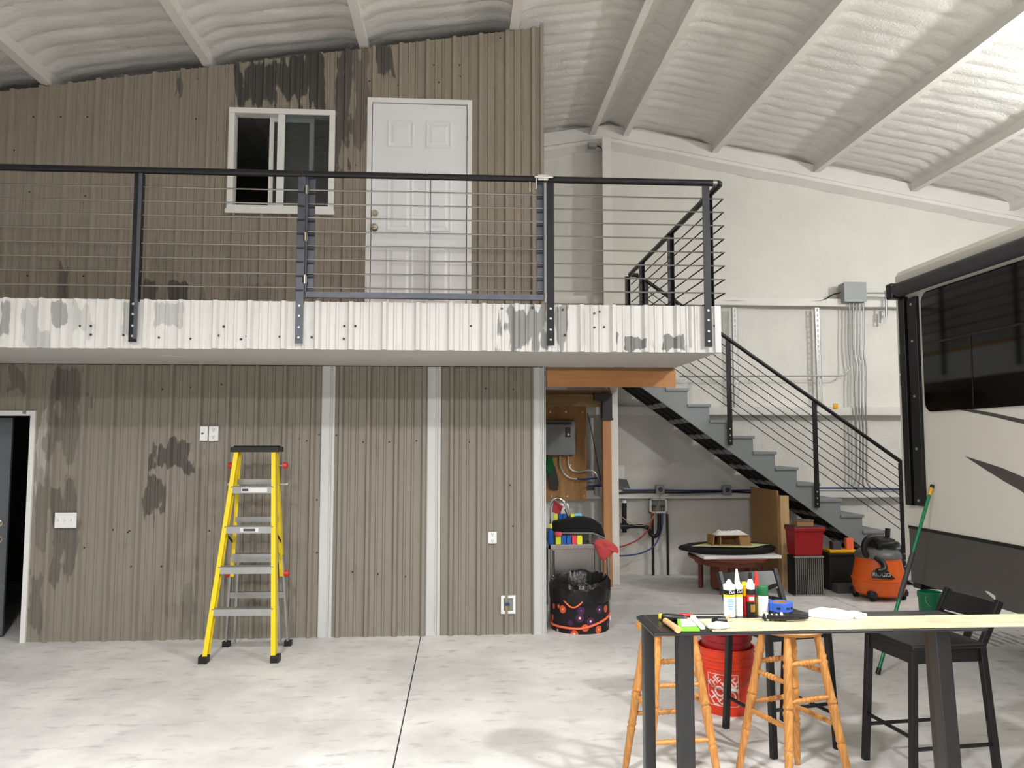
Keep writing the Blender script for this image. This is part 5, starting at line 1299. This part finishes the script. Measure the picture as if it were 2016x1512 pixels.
MB().lathe([(r, pz(1172)), (r, pz(1155)), (r*.9, pz(1153)), (0, pz(1153))], (cx_, y, 0), 24).build('cap', 'can_green', sc_, smooth=True)
# tape roll on a darker one, coil of cord
q = atY(1535, 1200, yT-.0); rr = (atY(1558, 1200, yT).x-atY(1512, 1200, yT).x)/2
def ring_(m, r0, r1, z0, z1, c): return m.lathe([(r0, z0), (r1, z0), (r1, z1), (r0, z1), (r0, z0)], (c.x, c.y, 0), 32, closed=False)
cq = Vector((q.x, yT-.005, 0)); z0 = ZT+.009
tag(ring_(MB(), rr*.62, rr*.98, z0, z0+.012, cq).build('tape_roll', 'tube_black', smooth=True), 'black tape roll under the blue tape roll', 'tape')
tp = tag(ring_(MB(), rr*.62, rr, z0+.0125, z0+.043, cq).build('tape_roll', 'tape_blue', smooth=True), 'blue painter tape roll lying flat behind the cream board', 'tape')
ring_(MB(), rr*.58, rr*.62, z0+.0125, z0+.043, cq).build('tape_core', 'cardboard', tp, smooth=True)
for th in (-120, -75, -50):
    m = strip(-.007, .007, -.004, .004, 4); m.v = [(cq.x+(rr+.0006)*cos(R(th)+p_[0]/rr), cq.y+(rr+.0006)*sin(R(th)+p_[0]/rr), z0+.026+p_[1]) for p_ in m.v]; m.build('print_patch', 'tube_black', tp)
qc = atZ(1545, 1213, ZT+.02); 
tag(MB().tube([(qc.x+(.055+.006*(k % 3))*cos(k*.42)*1.2, qc.y-.02+.02*sin(k*.42), ZT+.014+.0035*k/10) for k in range(46)], .004, 6).build('cord_coil', 'black_plastic', smooth=True), 'small coil of black and white cord beside the tape roll', 'cord')
qg = atZ(1516, 1213, ZT+.02)
gr = thing('work_gloves', 'crumpled striped knit wrist beside the tubes on the table', 'glove', (qg.x, qg.y, ZT+.009))
for k in range(9):
    x = qg.x-.03+.075*k/8; MB().tube([(x, qg.y-.03, ZT+.012), (x+.003, qg.y-.012, ZT+.028+.004*sin(k*2)), (x+.006, qg.y+.004, ZT+.012)], .0052, 6).build('rib', 'paper' if k % 2 else 'tube_black', gr, smooth=True)
# white foam pieces
def slab_(pts, z0, z1, nm, mt, lb, cat):
    q = [atZ(u, v, ZT) for u, v in pts]; m = MB(); n = len(q)
    m.v = [(p_.x, p_.y, z0) for p_ in q]+[(p_.x, p_.y, z1) for p_ in q]
    m.f = [tuple(range(n-1, -1, -1)), tuple(range(n, 2*n))]+[(i, (i+1) % n, n+(i+1) % n, n+i) for i in range(n)]
    return tag(m.build(nm, mt, bevel=.002), lb, cat)
slab_([(1592,1219),(1655,1226),(1680,1224),(1618,1212)], ZT+.009, ZT+.034, 'foam_piece', 'foam_block', 'left long white foam strip on the work table', 'foam')
slab_([(1622,1212),(1650,1219),(1672,1216),(1642,1209)], ZT+.001, ZT+.024, 'foam_piece', 'foam_block', 'white foam block behind the long foam strip', 'foam')
slab_([(1660,1218),(1690,1224),(1708,1221),(1680,1214)], ZT+.009, ZT+.024, 'foam_piece', 'foam_block', 'right low white foam block on the work table', 'foam')
# tools at the left end
def P_(u, v, h): return atZ(u, v, ZT+h)
sd = thing('screwdriver', 'screwdriver with black grip and yellow end on the table corner', 'screwdriver', tuple(P_(1320, 1217, 0)))
MB().tube([P_(1303,1214,.012), P_(1312,1215,.013), P_(1345,1217,.013), P_(1352,1217.5,.012)], [.011, .0135, .013, .006], 10).build('grip', 'tube_black', sd, smooth=True)
MB().tube([P_(1297,1214,.012), P_(1304,1214,.012)], [.010, .012], 10).build('end_cap', 'tube_yellow', sd, smooth=True)
MB().tube([P_(1350,1217,.012), P_(1372,1219,.012)], .004, 8).build('shaft', 'stainless', sd, smooth=True)
sd = thing('screwdriver', 'long screwdriver with red grip pointing at the caulk tubes', 'screwdriver', tuple(P_(1380, 1213, 0)))
MB().tube([P_(1338,1211.5,.010), P_(1350,1212,.011), P_(1364,1212,.008)], [.008, .010, .006], 10).build('grip', 'tube_red', sd, smooth=True)
MB().tube([P_(1362,1212,.009), P_(1424,1212.3,.009)], .0032, 8).build('shaft', 'stainless', sd, smooth=True)
tag(MB().tube([P_(1310,1222,.012), P_(1335,1240,.012)], [.011, .012], 10).build('wooden_dowel', 'wood_handle', smooth=True), 'round wooden dowel lying near the table corner', 'dowel')
ul = thing('utility_knife', 'white handled utility knife on the cream board', 'knife', tuple(P_(1372, 1222, 0)))
MB().bar(P_(1363,1214,.022), P_(1384,1236,.022), .016, .012).build('handle', 'tube_white', ul, bevel=.003); MB().bar(P_(1360,1215,.016), P_(1380,1237,.016), .004, .008).build('blade', 'slot_gray', ul)
gp = slab_([(1333,1224),(1372,1224),(1378,1244),(1336,1244)], ZT+.001, ZT+.012, 'blade_packet', 'green_bright', 'bright green rimmed packet beside the wooden handle', 'packet')
q = [atZ(u, v, ZT) for u, v in ((1340,1226),(1368,1226),(1372,1240),(1342,1240))]
m = MB(); m.v = [(p_.x, p_.y, ZT+.0122) for p_ in q]+[(p_.x, p_.y, ZT+.0132) for p_ in q]; m.f = [(3,2,1,0),(4,5,6,7),(0,1,5,4),(1,2,6,5),(2,3,7,6),(3,0,4,7)]; m.build('window', 'can_white', gp)
sn = thing('heat_gun', 'small black and white handheld tool on the cream board', 'tool', tuple(P_(1415, 1226, 0)))
MB().tube([P_(1402,1222,.022), P_(1412,1221,.026), P_(1426,1221,.024), P_(1430,1224,.016)], [.006, .013, .012, .006], 10).build('grip', 'tube_black', sn, smooth=True)
MB().tube([P_(1394,1232,.020), P_(1412,1231,.022), P_(1432,1231,.020)], [.008, .014, .011], 10).build('body', 'tube_white', sn, smooth=True)
tag(MB().bar(P_(1426,1222,.018), P_(1436,1212,.03), .010, .004).build('wood_stick', 'wood_handle'), 'small wooden stick leaning by the leftmost caulk tube', 'stick')
